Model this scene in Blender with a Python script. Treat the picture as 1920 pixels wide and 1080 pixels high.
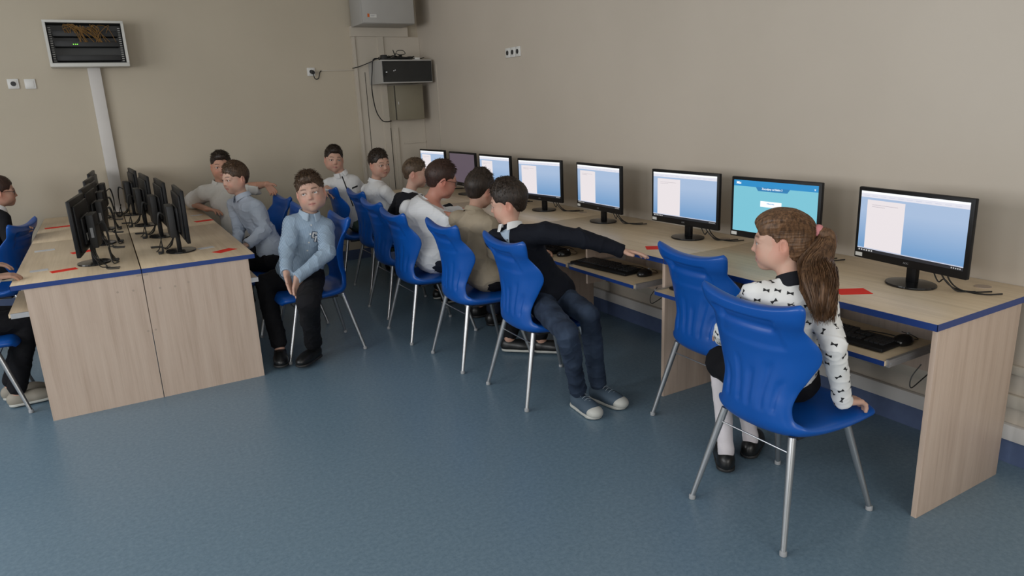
import bpy, bmesh, math, random
import numpy as np
from mathutils import Matrix, Vector
for o in list(bpy.data.objects): bpy.data.objects.remove(o, do_unlink=True)
C = bpy.context.scene.collection
scene = bpy.context.scene
# ---------------------------------------------------------------- camera, world, lights, exposure
def make_camera():
    F, yaw, pitch, roll, h = 1304.34, .5184, -.2582, -.0426, 1.5282
    f = np.array([math.sin(yaw) * math.cos(pitch), math.cos(yaw) * math.cos(pitch), math.sin(pitch)])
    r = np.array([math.cos(yaw), -math.sin(yaw), 0]); u = np.cross(r, f)
    c, s = math.cos(roll), math.sin(roll); r2 = c * r + s * u; u2 = -s * r + c * u
    cam = bpy.data.cameras.new('camera'); cam.sensor_width = 36; cam.lens = F / 1920 * 36; cam.clip_start = .05
    o = bpy.data.objects.new('camera', cam); C.objects.link(o)
    m = Matrix.Identity(4)
    for i, a in enumerate((r2, u2, -f)):
        for j in range(3): m[j][i] = a[j]
    m[2][3] = h; o.matrix_world = m; scene.camera = o
make_camera()
vs = scene.view_settings; vs.view_transform = 'Standard'; vs.look = 'None'; vs.gamma = 1; vs.use_curve_mapping = False
vs.exposure = 0.0
w = bpy.data.worlds.new('world'); scene.world = w; w.use_nodes = True
w.node_tree.nodes['Background'].inputs[0].default_value = (.86, .93, 1, 1)
w.node_tree.nodes['Background'].inputs[1].default_value = .10
def area(name, loc, target, sx, sy, power, col):
    l = bpy.data.lights.new(name, 'AREA'); l.shape = 'RECTANGLE'; l.size = sx; l.size_y = sy; l.energy = power; l.color = col
    o = bpy.data.objects.new(name, l); C.objects.link(o); o.location = loc
    o.rotation_euler = (Vector(target) - Vector(loc)).to_track_quat('-Z', 'Y').to_euler(); return o
# daylight through the windows of the wall opposite the long desk row
for i, (y, p) in enumerate(((-.6, 56), (1.9, 64), (4.4, 50))):
    area('window_daylight', (-3.25, y, 1.85), (3, y + .3, .7), 1.7, 1.5, p, (.96, .98, 1))
area('window_daylight', (.3, -3.2, 1.9), (1.2, 3, .2), 3.6, 1.5, 82, (1, .98, .95))

# ---------------------------------------------------------------- materials
M_ = {}
def mat(name, col, rough=.6, metal=0, spec=.5, coat=0):
    m = bpy.data.materials.new(name); m.use_nodes = True; b = m.node_tree.nodes['Principled BSDF']
    b.inputs['Base Color'].default_value = (*col, 1); b.inputs['Roughness'].default_value = rough
    b.inputs['Metallic'].default_value = metal; b.inputs['Specular IOR Level'].default_value = spec
    b.inputs['Coat Weight'].default_value = coat; M_[name] = m; return m
def N(m, t, **kw):
    n = m.node_tree.nodes.new(t)
    for k, v in kw.items():
        if k in n.inputs: n.inputs[k].default_value = v
        else: setattr(n, k, v)
    return n
def L(m, a, b): m.node_tree.links.new(a, b)
def B(m): return m.node_tree.nodes['Principled BSDF']
def ramp(m, fac, stops):
    r = N(m, 'ShaderNodeValToRGB'); e = r.color_ramp.elements
    while len(e) < len(stops): e.new(.5)
    for q, (p, c) in zip(e, stops): q.position = p; q.color = (*c, 1)
    L(m, fac, r.inputs[0]); return r.outputs[0]
def coords(m, scale=(1, 1, 1), out='Object'):
    t = N(m, 'ShaderNodeTexCoord'); p = N(m, 'ShaderNodeMapping'); p.inputs['Scale'].default_value = scale
    L(m, t.outputs[out], p.inputs[0]); return p.outputs[0]
def noise(m, vec, scale, detail=3, rough=.5):
    n = N(m, 'ShaderNodeTexNoise'); n.inputs['Scale'].default_value = scale; n.inputs['Detail'].default_value = detail
    n.inputs['Roughness'].default_value = rough; L(m, vec, n.inputs['Vector']); return n.outputs[0]
def bump(m, h, strength=.2, dist=.002):
    b = N(m, 'ShaderNodeBump'); b.inputs['Strength'].default_value = strength; b.inputs['Distance'].default_value = dist
    L(m, h, b.inputs['Height']); L(m, b.outputs[0], B(m).inputs['Normal'])
def varied(name, c1, c2, scale=(1, 1, 1), ns=8, rough=.6, bs=0, bscale=60, bdist=.001, detail=4, out='Object', **kw):
    m = mat(name, c1, rough, **kw); v = coords(m, scale, out)
    L(m, ramp(m, noise(m, v, ns, detail), [(.3, c1), (.7, c2)]), B(m).inputs['Base Color'])
    if bs: bump(m, noise(m, v, bscale, 2), bs, bdist)
    return m
def fabric(name, c1, c2=None, stripe=None, rough=.85, weave=900):
    c2 = c2 or tuple(a * .85 for a in c1)
    m = mat(name, c1, rough, spec=.25); v = coords(m); col = ramp(m, noise(m, v, 9, 3), [(.3, c2), (.7, c1)])
    if stripe:
        w_ = N(m, 'ShaderNodeTexWave'); w_.wave_type = 'BANDS'; w_.bands_direction = stripe[1]; w_.inputs['Scale'].default_value = stripe[2]
        w_.inputs['Distortion'].default_value = .15; L(m, coords(m), w_.inputs['Vector'])
        x = N(m, 'ShaderNodeMix', data_type='RGBA'); L(m, ramp(m, w_.outputs['Fac'], [(.35, (0, 0, 0)), (.65, (1, 1, 1))]), x.inputs[0])
        L(m, col, x.inputs[6]); x.inputs[7].default_value = (*stripe[0], 1); col = x.outputs[2]
    L(m, col, B(m).inputs['Base Color']); bump(m, noise(m, coords(m), weave, 1), .15, .0006); B(m).inputs['Sheen Weight'].default_value = 0
    return m
def tonemat(name, rough=.5, sss=.12):
    m = mat(name, (.6, .4, .3), rough, spec=.35); a = N(m, 'ShaderNodeAttribute', attribute_name='tone')
    L(m, a.outputs['Color'], B(m).inputs['Base Color']); B(m).inputs['Subsurface Weight'].default_value = sss
    B(m).inputs['Subsurface Radius'].default_value = (.012, .005, .003); B(m).inputs['Subsurface Scale'].default_value = .6
    bump(m, noise(m, coords(m), 500, 2), .08, .0004); return m
tonemat('skin')
mat('sclera', (.72, .70, .68), .25); mat('iris_brown', (.07, .035, .018), .25); mat('iris_blue', (.09, .13, .17), .25); mat('pupil', (.005, .005, .005), .12)
def hairmat(name, c1, c2):
    m = mat(name, c1, .48, spec=.4); v = coords(m, (1, 1, .25))
    L(m, ramp(m, noise(m, v, 120, 3, .6), [(.35, c2), (.68, c1)]), B(m).inputs['Base Color'])
    bump(m, noise(m, v, 260, 2), .55, .0012); return m
hairmat('hair_dark', (.042, .026, .017), (.014, .009, .006))
hairmat('hair_brown', (.105, .060, .033), (.036, .020, .011))
hairmat('hair_light', (.13, .085, .050), (.055, .034, .020))
hairmat('hair_chestnut', (.060, .028, .018), (.025, .012, .009))
hairmat('hair_girl', (.20, .105, .052), (.060, .030, .015))

# ---------------------------------------------------------------- organic modelling helpers (distance fields -> one closed mesh)
V = lambda *a: np.array(a, float)
def nrm(v):
    v = np.asarray(v, float); return v / (np.linalg.norm(v) + 1e-12)
def lerp(a, b, t): return np.asarray(a, float) * (1 - t) + np.asarray(b, float) * t
def frame(yaw, pitch=0, roll=0):
    """columns: right, forward, up; yaw ccw from +Y, pitch up, roll to the right (degrees)"""
    y, p, r = map(math.radians, (yaw, pitch, roll))
    Rz = np.array([[math.cos(y), -math.sin(y), 0], [math.sin(y), math.cos(y), 0], [0, 0, 1]])
    Rx = np.array([[1, 0, 0], [0, math.cos(p), -math.sin(p)], [0, math.sin(p), math.cos(p)]])
    Ry = np.array([[math.cos(r), 0, math.sin(r)], [0, 1, 0], [-math.sin(r), 0, math.cos(r)]])
    return Rz @ Rx @ Ry
def axes_from(up, lat):
    u = nrm(up); l = nrm(np.asarray(lat) - u * np.dot(lat, u)); f = np.cross(u, l)
    return np.stack([l, f, u], 1)      # columns lateral(right), forward, up

class SDF:
    def __init__(s): s.p = []
    def ell(s, c, r, M=None, k=.01, op=1):
        s.p.append((op, 'e', np.asarray(c, float), np.asarray(r, float), np.eye(3) if M is None else M, k)); return s
    def cone(s, a, b, ra, rb, k=.01, op=1, flat=None):
        s.p.append((op, 'c', np.asarray(a, float), np.asarray(b, float), (ra, rb, flat), k)); return s
    def chain(s, pts, rs, k=.01, op=1):
        for i in range(len(pts) - 1): s.cone(pts[i], pts[i + 1], rs[i], rs[i + 1], k, op)
        return s
    def plane(s, c, n, k=.002):        # cut away the side the normal points to
        s.p.append((-1, 'p', np.asarray(c, float), nrm(n), None, k)); return s
    def bbox(s, q):
        if q[1] == 'e': R = max(q[3]); return q[2] - R, q[2] + R
        if q[1] == 'c':
            R = max(q[4][0], q[4][1]) ; return np.minimum(q[2], q[3]) - R, np.maximum(q[2], q[3]) + R
        return V(-99, -99, -99), V(99, 99, 99)
    def mesh(s, h):
        bb = [s.bbox(q) for q in s.p if q[0] > 0]
        lo = np.min([b[0] for b in bb], 0) - 3 * h - .01; hi = np.max([b[1] for b in bb], 0) + 3 * h + .01
        n = np.ceil((hi - lo) / h).astype(int) + 1
        ax = [(lo[i] + h * np.arange(n[i])).astype(np.float32) for i in range(3)]
        F = np.full(n, .1, np.float32)
        for q in s.p:
            a, b = s.bbox(q); k = q[5]; m = k + 2.5 * h
            i0 = np.clip(((a - m - lo) / h).astype(int), 0, n - 1) if q[1] != 'p' else np.zeros(3, int)
            i1 = np.clip(((b + m - lo) / h).astype(int) + 2, 1, n) if q[1] != 'p' else n
            if np.any(i1 <= i0): continue
            sl = tuple(slice(i0[i], i1[i]) for i in range(3))
            X = ax[0][sl[0]][:, None, None]; Y = ax[1][sl[1]][None, :, None]; Z = ax[2][sl[2]][None, None, :]
            f4 = np.float32
            if q[1] == 'e':
                c, r, M = q[2], q[3], q[4]; x, y, z = X - f4(c[0]), Y - f4(c[1]), Z - f4(c[2])
                k0 = 0; k1 = 0
                for j in range(3):
                    u = (x * f4(M[0, j]) + y * f4(M[1, j]) + z * f4(M[2, j])) * f4(1 / r[j]); k0 = k0 + u * u; u = u * f4(1 / r[j]); k1 = k1 + u * u
                k0 = np.sqrt(k0); D = k0 * (k0 - 1) / np.maximum(np.sqrt(k1), f4(1e-6))
            elif q[1] == 'c':
                A, B = q[2], q[3]; ra, rb, fl = q[4]; ab = B - A; L = ab @ ab + 1e-12
                x, y, z = X - f4(A[0]), Y - f4(A[1]), Z - f4(A[2])
                t = np.clip((x * f4(ab[0]) + y * f4(ab[1]) + z * f4(ab[2])) * f4(1 / L), 0, 1)
                x = x - t * f4(ab[0]); y = y - t * f4(ab[1]); z = z - t * f4(ab[2])
                if fl is not None:
                    N, qq = fl; w = (x * f4(N[0]) + y * f4(N[1]) + z * f4(N[2])) * f4(1 / qq - 1)
                    x = x + w * f4(N[0]); y = y + w * f4(N[1]); z = z + w * f4(N[2])
                D = np.sqrt(x * x + y * y + z * z) - (f4(ra) + f4(rb - ra) * t)
            else:
                c, N = q[2], q[3]; D = -((X - f4(c[0])) * f4(N[0]) + (Y - f4(c[1])) * f4(N[1]) + (Z - f4(c[2])) * f4(N[2]))
            G = F[sl]; kk = f4(max(k, 1e-5))
            if q[0] > 0:
                hh = np.maximum(kk - np.abs(G - D), 0) / kk; F[sl] = np.minimum(G, D) - hh * hh * kk * f4(.25)
            else:
                D = -D; hh = np.maximum(kk - np.abs(G - D), 0) / kk; F[sl] = np.maximum(G, D) + hh * hh * kk * f4(.25)
        return surface_nets(F, lo, h)

def surface_nets(F, lo, h):
    S = F < 0; nx, ny, nz = F.shape
    c8 = [(i, j, k) for i in (0, 1) for j in (0, 1) for k in (0, 1)]
    cnt = np.zeros((nx - 1, ny - 1, nz - 1), np.uint8)
    for i, j, k in c8: cnt += S[i:nx - 1 + i, j:ny - 1 + j, k:nz - 1 + k]
    act = np.argwhere((cnt > 0) & (cnt < 8))
    idx = np.full(cnt.shape, -1, np.int32); idx[act[:, 0], act[:, 1], act[:, 2]] = np.arange(len(act))
    val = np.stack([F[act[:, 0] + i, act[:, 1] + j, act[:, 2] + k] for i, j, k in c8], 1)
    acc = np.zeros((len(act), 3)); num = np.zeros(len(act))
    for a in range(8):
        for b in range(a + 1, 8):
            d = np.array(c8[b]) - np.array(c8[a])
            if d.sum() != 1 or (d < 0).any(): continue
            va, vb = val[:, a], val[:, b]; m = (va < 0) != (vb < 0)
            t = np.where(m, va / np.where(m, va - vb, 1), 0)
            acc += m[:, None] * (np.array(c8[a]) + t[:, None] * d); num += m
    P = lo + h * (act + acc / num[:, None])
    Q = []
    for ax in range(3):
        s0 = [slice(1, -1)] * 3; s1 = [slice(1, -1)] * 3; s0[ax] = slice(0, -1); s1[ax] = slice(1, None)
        A, B = S[tuple(s0)], S[tuple(s1)]; e = np.argwhere(A != B); inside = A[e[:, 0], e[:, 1], e[:, 2]]
        base = e + 1; base[:, ax] -= 1; u, v = (ax + 1) % 3, (ax + 2) % 3
        def g(du, dv):
            b = base.copy(); b[:, u] -= du; b[:, v] -= dv; return idx[b[:, 0], b[:, 1], b[:, 2]]
        q = np.stack([g(1, 1), g(0, 1), g(0, 0), g(1, 0)], 1); q[~inside] = q[~inside][:, ::-1]; Q.append(q)
    Q = np.concatenate(Q); Q = Q[(Q >= 0).all(1)]
    return P, Q

def vnormals(P, Q):
    n = np.cross(P[Q[:, 2]] - P[Q[:, 0]], P[Q[:, 3]] - P[Q[:, 1]]); N = np.zeros_like(P)
    for i in range(4):
        for a in range(3): N[:, a] += np.bincount(Q[:, i], n[:, a], len(P))
    return N / (np.linalg.norm(N, axis=1, keepdims=True) + 1e-12)
def smooth(P, Q, it=1, w=.5):
    for _ in range(it):
        A = np.zeros_like(P); c = np.zeros(len(P))
        for i in range(4):
            j = (i + 1) % 4
            for a in range(3):
                A[:, a] += np.bincount(Q[:, i], P[Q[:, j], a], len(P)) + np.bincount(Q[:, j], P[Q[:, i], a], len(P))
            c += np.bincount(Q[:, i], minlength=len(P)) + np.bincount(Q[:, j], minlength=len(P))
        P = P + w * (A / np.maximum(c, 1)[:, None] - P)
    return P
def wave(P, f, seed=0, n=7):
    """cheap smooth noise, about -1..1"""
    r = np.random.RandomState(seed); o = np.zeros(len(P))
    W = P + .35 / f * np.sin(P[:, [1, 2, 0]] * f * 1.7 + r.rand(3) * 6)
    for i in range(n):
        d = nrm(r.randn(3)); o += np.sin(W @ d * f * r.uniform(.6, 1.5) + r.rand() * 6.28)
    return o / n * 1.6

def mesh_obj(name, P, Q, mats, parent=None, cols=None, smooth_=True, mi=None):
    me = bpy.data.meshes.new(name)
    Q = np.asarray(Q)
    if isinstance(Q, np.ndarray) and Q.dtype != object and Q.ndim == 2:
        k = Q.shape[1]
        me.vertices.add(len(P)); me.vertices.foreach_set('co', np.asarray(P, np.float32).ravel())
        me.loops.add(Q.size); me.loops.foreach_set('vertex_index', Q.astype(np.int32).ravel())
        me.polygons.add(len(Q)); me.polygons.foreach_set('loop_start', np.arange(0, Q.size, k, dtype=np.int32))
        me.update(calc_edges=True)
    for m in (mats if isinstance(mats, (list, tuple)) else [mats]): me.materials.append(m)
    if mi is not None: me.polygons.foreach_set('material_index', np.asarray(mi, np.int32))
    if smooth_: me.polygons.foreach_set('use_smooth', np.ones(len(me.polygons), bool))
    if cols is not None:
        ca = me.color_attributes.new('tone', 'FLOAT_COLOR', 'POINT')
        ca.data.foreach_set('color', np.concatenate([cols, np.ones((len(cols), 1))], 1).astype(np.float32).ravel())
    me.validate(); me.update()
    o = bpy.data.objects.new(name, me); C.objects.link(o)
    if parent is not None: o.parent = parent
    return o

# ---------------------------------------------------------------- surfaces
m = mat('wall_paint', (.50, .44, .34), .55, spec=.35); v = coords(m)
L(m, ramp(m, noise(m, v, 1.3, 4), [(.3, (.49, .43, .335)), (.7, (.52, .457, .357))]), B(m).inputs['Base Color'])
bump(m, noise(m, v, 90, 3), .12, .002)
m = mat('wall_paint_right', (.56, .50, .43), .40, spec=.4); v = coords(m)
L(m, ramp(m, noise(m, v, 1.1, 4), [(.3, (.535, .472, .395)), (.7, (.575, .508, .428))]), B(m).inputs['Base Color'])
bump(m, noise(m, v, 70, 3), .10, .002)
mat('wall_seam', (.50, .45, .38), .6)
m = mat('lino', (.10, .19, .27), .30, spec=.45); v = coords(m)
L(m, ramp(m, noise(m, v, 60, 5, .75), [(.30, (.108, .172, .226)), (.5, (.140, .213, .275)), (.74, (.190, .270, .332))]), B(m).inputs['Base Color'])
n_ = noise(m, coords(m, (1, .6, 1)), 2.2, 4)
r_ = N(m, 'ShaderNodeMapRange'); r_.inputs[3].default_value = .24; r_.inputs[4].default_value = .42; L(m, n_, r_.inputs[0]); L(m, r_.outputs[0], B(m).inputs['Roughness'])
bump(m, noise(m, v, 25, 3), .03, .002)
varied('lino_upstand', (.075, .105, .20), (.09, .125, .225), ns=20, rough=.35)
varied('ceiling_paint', (.78, .76, .72), (.80, .78, .74), ns=3, rough=.8)
varied('white_trim', (.62, .59, .56), (.66, .63, .60), ns=4, rough=.45)
varied('cream_trunking', (.52, .47, .39), (.56, .50, .42), ns=4, rough=.5)
def wood(name, axis, a=(.60, .47, .34), b=(.50, .38, .27), c=(.66, .53, .39), rough=.38):
    m = mat(name, a, rough, spec=.45); sc = {'z': (22, 22, 1.1), 'y': (22, 1.1, 22), 'x': (1.1, 22, 22)}[axis]
    n1 = noise(m, coords(m, sc), 1.6, 6, .6); n2 = noise(m, coords(m, tuple(3 * q if q > 2 else q for q in sc)), 2.5, 3)
    x = N(m, 'ShaderNodeMath', operation='MULTIPLY_ADD'); L(m, n1, x.inputs[0]); x.inputs[1].default_value = .7
    y = N(m, 'ShaderNodeMath', operation='MULTIPLY'); L(m, n2, y.inputs[0]); y.inputs[1].default_value = .3; L(m, y.outputs[0], x.inputs[2])
    L(m, ramp(m, x.outputs[0], [(.32, b), (.5, a), (.68, c)]), B(m).inputs['Base Color']); bump(m, n2, .04, .0005); return m
wood('wood_top', 'y', (.67, .53, .36), (.58, .45, .30), (.73, .59, .42)); wood('wood_side', 'z', (.56, .43, .34), (.47, .35, .27), (.61, .48, .385), .42)
mat('blue_edge', (.012, .045, .21), .35); mat('dark_gap', (.04, .035, .03), .8)
mat('fitting', (.42, .33, .26), .5)
varied('chair_blue', (.003, .080, .37), (.004, .088, .40), ns=5, rough=.33, bs=.06, bscale=500, bdist=.0003)
mat('chair_steel', (.46, .47, .48), .30, metal=.85); mat('steel', (.55, .55, .56), .35, metal=.8)
varied('foot_plastic', (.30, .31, .32), (.34, .35, .36), rough=.5)
varied('black_plastic', (.006, .006, .007), (.009, .009, .010), ns=9, rough=.42, spec=.25); varied('black_matt', (.014, .014, .015), (.02, .02, .021), ns=9, rough=.55, bs=.1, bscale=400, bdist=.0004)
mat('gloss_black', (.008, .008, .009), .18); mat('key_black', (.022, .022, .024), .45); mat('key_mark', (.35, .35, .36), .6)
mat('logo_grey', (.30, .30, .31), .4, metal=.3); mat('sticker_white', (.66, .66, .63), .5); mat('vent_slot', (.003, .003, .003), .8)
varied('cable_black', (.012, .012, .012), (.018, .018, .018), rough=.45)
varied('card_red', (.80, .030, .015), (.85, .038, .020), ns=10, rough=.7, spec=.2); varied('card_white', (.60, .61, .62), (.66, .67, .68), ns=10, rough=.6)
mat('print_grey', (.35, .35, .37), .7)
varied('cabinet_grey', (.37, .36, .34), (.40, .39, .37), ns=3, rough=.42); varied('cabinet_pale', (.58, .57, .53), (.61, .60, .56), ns=3, rough=.42)
varied('cabinet_beige', (.215, .19, .135), (.235, .21, .15), ns=3, rough=.45)
mat('cabinet_dark', (.018, .02, .02), .4); mat('cable_orange', (.20, .10, .02), .6)
mat('socket_white', (.70, .69, .66), .35); mat('socket_hole', (.03, .03, .03), .6)
mat('sticker_orange', (.62, .12, .01), .5); mat('brass', (.55, .35, .12), .35, metal=.7)
def glass(name, tint=(.8, .9, .9)):
    m = mat(name, tint, .06); B(m).inputs['Transmission Weight'].default_value = .9; B(m).inputs['IOR'].default_value = 1.45; return m
glass('smoked_glass', (.07, .08, .08)); glass('lens_glass', (.95, .97, .97))
def emit(name, col, s=1.0):
    m = mat(name, (.02, .02, .02), .3); B(m).inputs['Emission Color'].default_value = (*col, 1); B(m).inputs['Emission Strength'].default_value = s; return m
ES = .95
emit('screen_page', (.86, .80, .82), ES); emit('screen_bar', (.66, .68, .80), ES); emit('screen_ribbon', (.80, .80, .88), ES); emit('screen_white', (.95, .98, 1), ES * 1.1)
emit('screen_text', (.42, .37, .42), ES); emit('screen_task', (.012, .014, .02), ES); emit('screen_icon', (.5, .5, .5), ES)
emit('screen_cyan', (.20, .57, .70), ES); emit('screen_azure', (.015, .27, .60), ES); emit('screen_azure_dark', (.02, .21, .47), ES)
emit('screen_mauve', (.12, .09, .12), ES * .9); emit('led_green', (.2, .9, .05), 2.0)
m = emit('screen_blue', (.2, .4, .7), ES); v = coords(m, (1, 1, 1), 'Object')
sp = N(m, 'ShaderNodeSeparateXYZ'); L(m, v, sp.inputs[0]); mr = N(m, 'ShaderNodeMapRange'); L(m, sp.outputs[2], mr.inputs[0]); mr.inputs[1].default_value = .0; mr.inputs[2].default_value = .30
L(m, ramp(m, mr.outputs[0], [(0, (.23, .41, .64)), (.45, (.17, .35, .62)), (.95, (.40, .53, .74))]), B(m).inputs['Emission Color'])

# ---------------------------------------------------------------- mesh building
class MB:
    def __init__(s): s.v, s.f, s.m, s.sm = [], [], [], []
    def add(s, V_, F_, m=0, sm=False):
        b = len(s.v); s.v += [tuple(map(float, q)) for q in V_]; s.f += [tuple(b + i for i in q) for q in F_]; s.m += [m] * len(F_); s.sm += [sm] * len(F_); return s
    def box(s, x0, x1, y0, y1, z0, z1, m=0, bev=0, T=None):
        bm = bmesh.new(); bmesh.ops.create_cube(bm, size=1)
        for q in bm.verts: q.co = Vector(((x0 + x1) / 2 + q.co.x * (x1 - x0), (y0 + y1) / 2 + q.co.y * (y1 - y0), (z0 + z1) / 2 + q.co.z * (z1 - z0)))
        if bev: bmesh.ops.bevel(bm, geom=bm.edges[:], offset=bev, segments=2, profile=.5, affect='EDGES')
        if T is not None: bmesh.ops.transform(bm, matrix=T, verts=bm.verts)
        bm.verts.index_update(); s.add([q.co for q in bm.verts], [[q.index for q in f.verts] for f in bm.faces], m, bool(bev)); bm.free(); return s
    def tube(s, pts, rs, n=12, m=0, caps=True):
        pts = [np.asarray(p, float) for p in pts]; rs = rs if hasattr(rs, '__len__') else [rs] * len(pts)
        t = nrm(pts[1] - pts[0]); a = nrm(np.cross(t, V(0, 0, 1) if abs(t[2]) < .9 else V(1, 0, 0))); vs_, fs = [], []
        for i, p in enumerate(pts):
            t = nrm(pts[min(i + 1, len(pts) - 1)] - pts[max(i - 1, 0)]); a = nrm(a - t * (a @ t)); b = np.cross(t, a)
            for j in range(n): u = 2 * math.pi * j / n; vs_.append(p + rs[i] * (a * math.cos(u) + b * math.sin(u)))
        for i in range(len(pts) - 1):
            for j in range(n): fs.append((i * n + j, i * n + (j + 1) % n, (i + 1) * n + (j + 1) % n, (i + 1) * n + j))
        if caps: fs += [tuple(range(n))[::-1], tuple((len(pts) - 1) * n + j for j in range(n))]
        return s.add(vs_, fs, m, True)
    def curve(s, ctrl, r, n=8, m=0, seg=8):
        P = [np.asarray(p, float) for p in ctrl]; P = [2 * P[0] - P[1]] + P + [2 * P[-1] - P[-2]]; o = []
        for i in range(1, len(P) - 2):
            for j in range(seg):
                t = j / seg; a, b, c, d = P[i - 1:i + 3]
                o.append(.5 * ((2 * b) + (c - a) * t + (2 * a - 5 * b + 4 * c - d) * t * t + (3 * b - a - 3 * c + d) * t ** 3))
        o.append(P[-2]); return s.tube(o, r, n, m)
    def lathe(s, prof, c=(0, 0, 0), n=32, m=0, sx=1, sy=1):
        vs_, fs = [], []
        for r, z in prof:
            for j in range(n): u = 2 * math.pi * j / n; vs_.append((c[0] + r * sx * math.cos(u), c[1] + r * sy * math.sin(u), c[2] + z))
        for i in range(len(prof) - 1):
            for j in range(n): fs.append((i * n + j, i * n + (j + 1) % n, (i + 1) * n + (j + 1) % n, (i + 1) * n + j))
        fs += [tuple(range(n))[::-1], tuple((len(prof) - 1) * n + j for j in range(n))]; return s.add(vs_, fs, m, True)
    def poly(s, pts, m=0): return s.add(pts, [tuple(range(len(pts)))], m)
    def build(s, name, mats, parent=None, loc=None):
        me = bpy.data.meshes.new(name); me.from_pydata(s.v, [], s.f)
        for q in (mats if isinstance(mats, (list, tuple)) else [mats]): me.materials.append(M_[q] if isinstance(q, str) else q)
        me.polygons.foreach_set('material_index', s.m); me.polygons.foreach_set('use_smooth', s.sm)
        bm = bmesh.new(); bm.from_mesh(me); bmesh.ops.recalc_face_normals(bm, faces=bm.faces); bm.to_mesh(me); bm.free()
        if any(s.sm): me.set_sharp_from_angle(angle=math.radians(42))
        o = bpy.data.objects.new(name, me); C.objects.link(o)
        if parent is not None: o.parent = parent
        if loc is not None: o.location = loc
        return o
def thing(name, label, cat, loc=(0, 0, 0), rz=0, group=None):
    o = bpy.data.objects.new(name, None); o.empty_display_size = .1; C.objects.link(o); o.location = loc; o.rotation_euler = (0, 0, rz); return tag(o, label, cat, group)
def tag(o, label, cat, group=None):
    o['label'] = label; o['category'] = cat
    if group: o['group'] = group
    elif 'group' in o: del o['group']
    return o
def struct(o): o['kind'] = 'structure'; return o
def dup(root, loc, rz, label, group=None):
    r = root.copy(); C.objects.link(r); r.location = loc; r.rotation_euler = (0, 0, rz); r['label'] = label
    if group: r['group'] = group
    for ch in list(root.children):
        c = ch.copy(); C.objects.link(c); c.parent = r
        for g in list(ch.children): d = g.copy(); C.objects.link(d); d.parent = c
    return r
def text_obj(s, size, mat_, parent, M4, name='lettering', extrude=.0004, font_bold=False):
    cu = bpy.data.curves.new(name, 'FONT'); cu.body = s; cu.size = size; cu.extrude = extrude; cu.align_x = 'CENTER'; cu.align_y = 'CENTER'
    if font_bold: cu.offset = size * .02
    o = bpy.data.objects.new(name, cu); C.objects.link(o); dg = bpy.context.evaluated_depsgraph_get(); me = bpy.data.meshes.new_from_object(o.evaluated_get(dg))
    bpy.data.objects.remove(o); me.materials.clear(); me.materials.append(M_[mat_]); me.transform(M4); me.name = name
    o = bpy.data.objects.new(name, me); C.objects.link(o); o.parent = parent; return o
def face_mat(o, x, up, n):      # 4x4 placing text: x right, up, n normal
    m = Matrix.Identity(4)
    for i, a in enumerate((x, up, n, o)):
        for j in range(3): m[j][i] = a[j]
    return m

# ---------------------------------------------------------------- room shell
XW, YW, H = 3.06, 7.13, .75
struct(MB().box(-3.5, XW + .1, -3.5, YW + .1, -.1, 0).build('floor', 'lino'))
struct(MB().box(-3.5, XW + .1, -3.5, YW + .1, 3.2, 3.3).build('ceiling', 'ceiling_paint'))
b_ = MB().box(XW, XW + .12, -3.5, YW + .1, 0, 3.2); struct(b_.build('wall_right', 'wall_paint_right'))
struct(MB().box(-3.5, XW, YW, YW + .12, 0, 3.2).build('wall_back', 'wall_paint'))
# opposite wall and the wall behind the camera, with window openings
def holed(name, axis, at_, lo, hi, holes):
    b = MB(); z0, z1 = 1.0, 2.7; cuts = [lo] + [q for h_ in holes for q in h_] + [hi]
    def bx(a, c, za, zb):
        if axis == 'x': b.box(at_ - .2, at_, a, c, za, zb)
        else: b.box(a, c, at_ - .2, at_, za, zb)
    bx(lo, hi, 0, z0); bx(lo, hi, z1, 3.2)
    for i in range(0, len(cuts), 2): bx(cuts[i], cuts[i + 1], z0, z1)
    struct(b.build(name, 'wall_paint'))
holed('wall_left', 'x', -3.5, -3.5, YW, [(-1.5, .3), (1.0, 2.8), (3.5, 5.3)])
holed('wall_front', 'y', -3.5, -3.5, XW, [(-1.6, 2.2)])
# skirting: painted batten above a blue lino upstand
struct(MB().box(XW - .012, XW, -3.5, YW, 0, .105).build('baseboard_right', 'lino_upstand'))
struct(MB().box(XW - .028, XW, -3.5, YW, .105, .172, bev=.004).build('trim_1', 'white_trim'))
struct(MB().box(XW - .022, XW, -3.5, YW, .245, .300, bev=.004).box(XW - .022, XW, -3.5, YW, .388, .425, bev=.004).build('trim_2', 'cream_trunking'))
struct(MB().box(-3.5, XW, YW - .012, YW, 0, .105).build('baseboard_back', 'lino_upstand'))
struct(MB().box(XW - .006, XW, 6.705, 6.722, .75, 1.95).build('trim_3', 'wall_seam'))
# boxed-in corner on the back wall: pilaster, panel joints and a head rail
b_ = MB(); b_.box(2.34, XW - .002, YW - .035, YW, 0, 2.24); b_.box(2.33, 2.93, YW - .055, YW, 2.241, 2.335)
b_.box(2.338, 2.365, YW - .05, YW - .001, 0, 2.239); b_.box(2.60, 2.66, YW - .05, YW, 0, 2.24); b_.box(2.71, 2.745, YW - .05, YW, 0, 1.34)
b_.box(2.80, 3.05, YW - .045, YW, 1.17, 1.185)
struct(b_.build('trim_4', 'cream_trunking'))
struct(MB().box(2.665, 2.672, YW - .0365, YW - .03, .7, 1.34).box(2.44, 2.446, YW - .0365, YW - .03, .7, 1.9).build('trim_5', 'dark_gap'))

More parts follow.
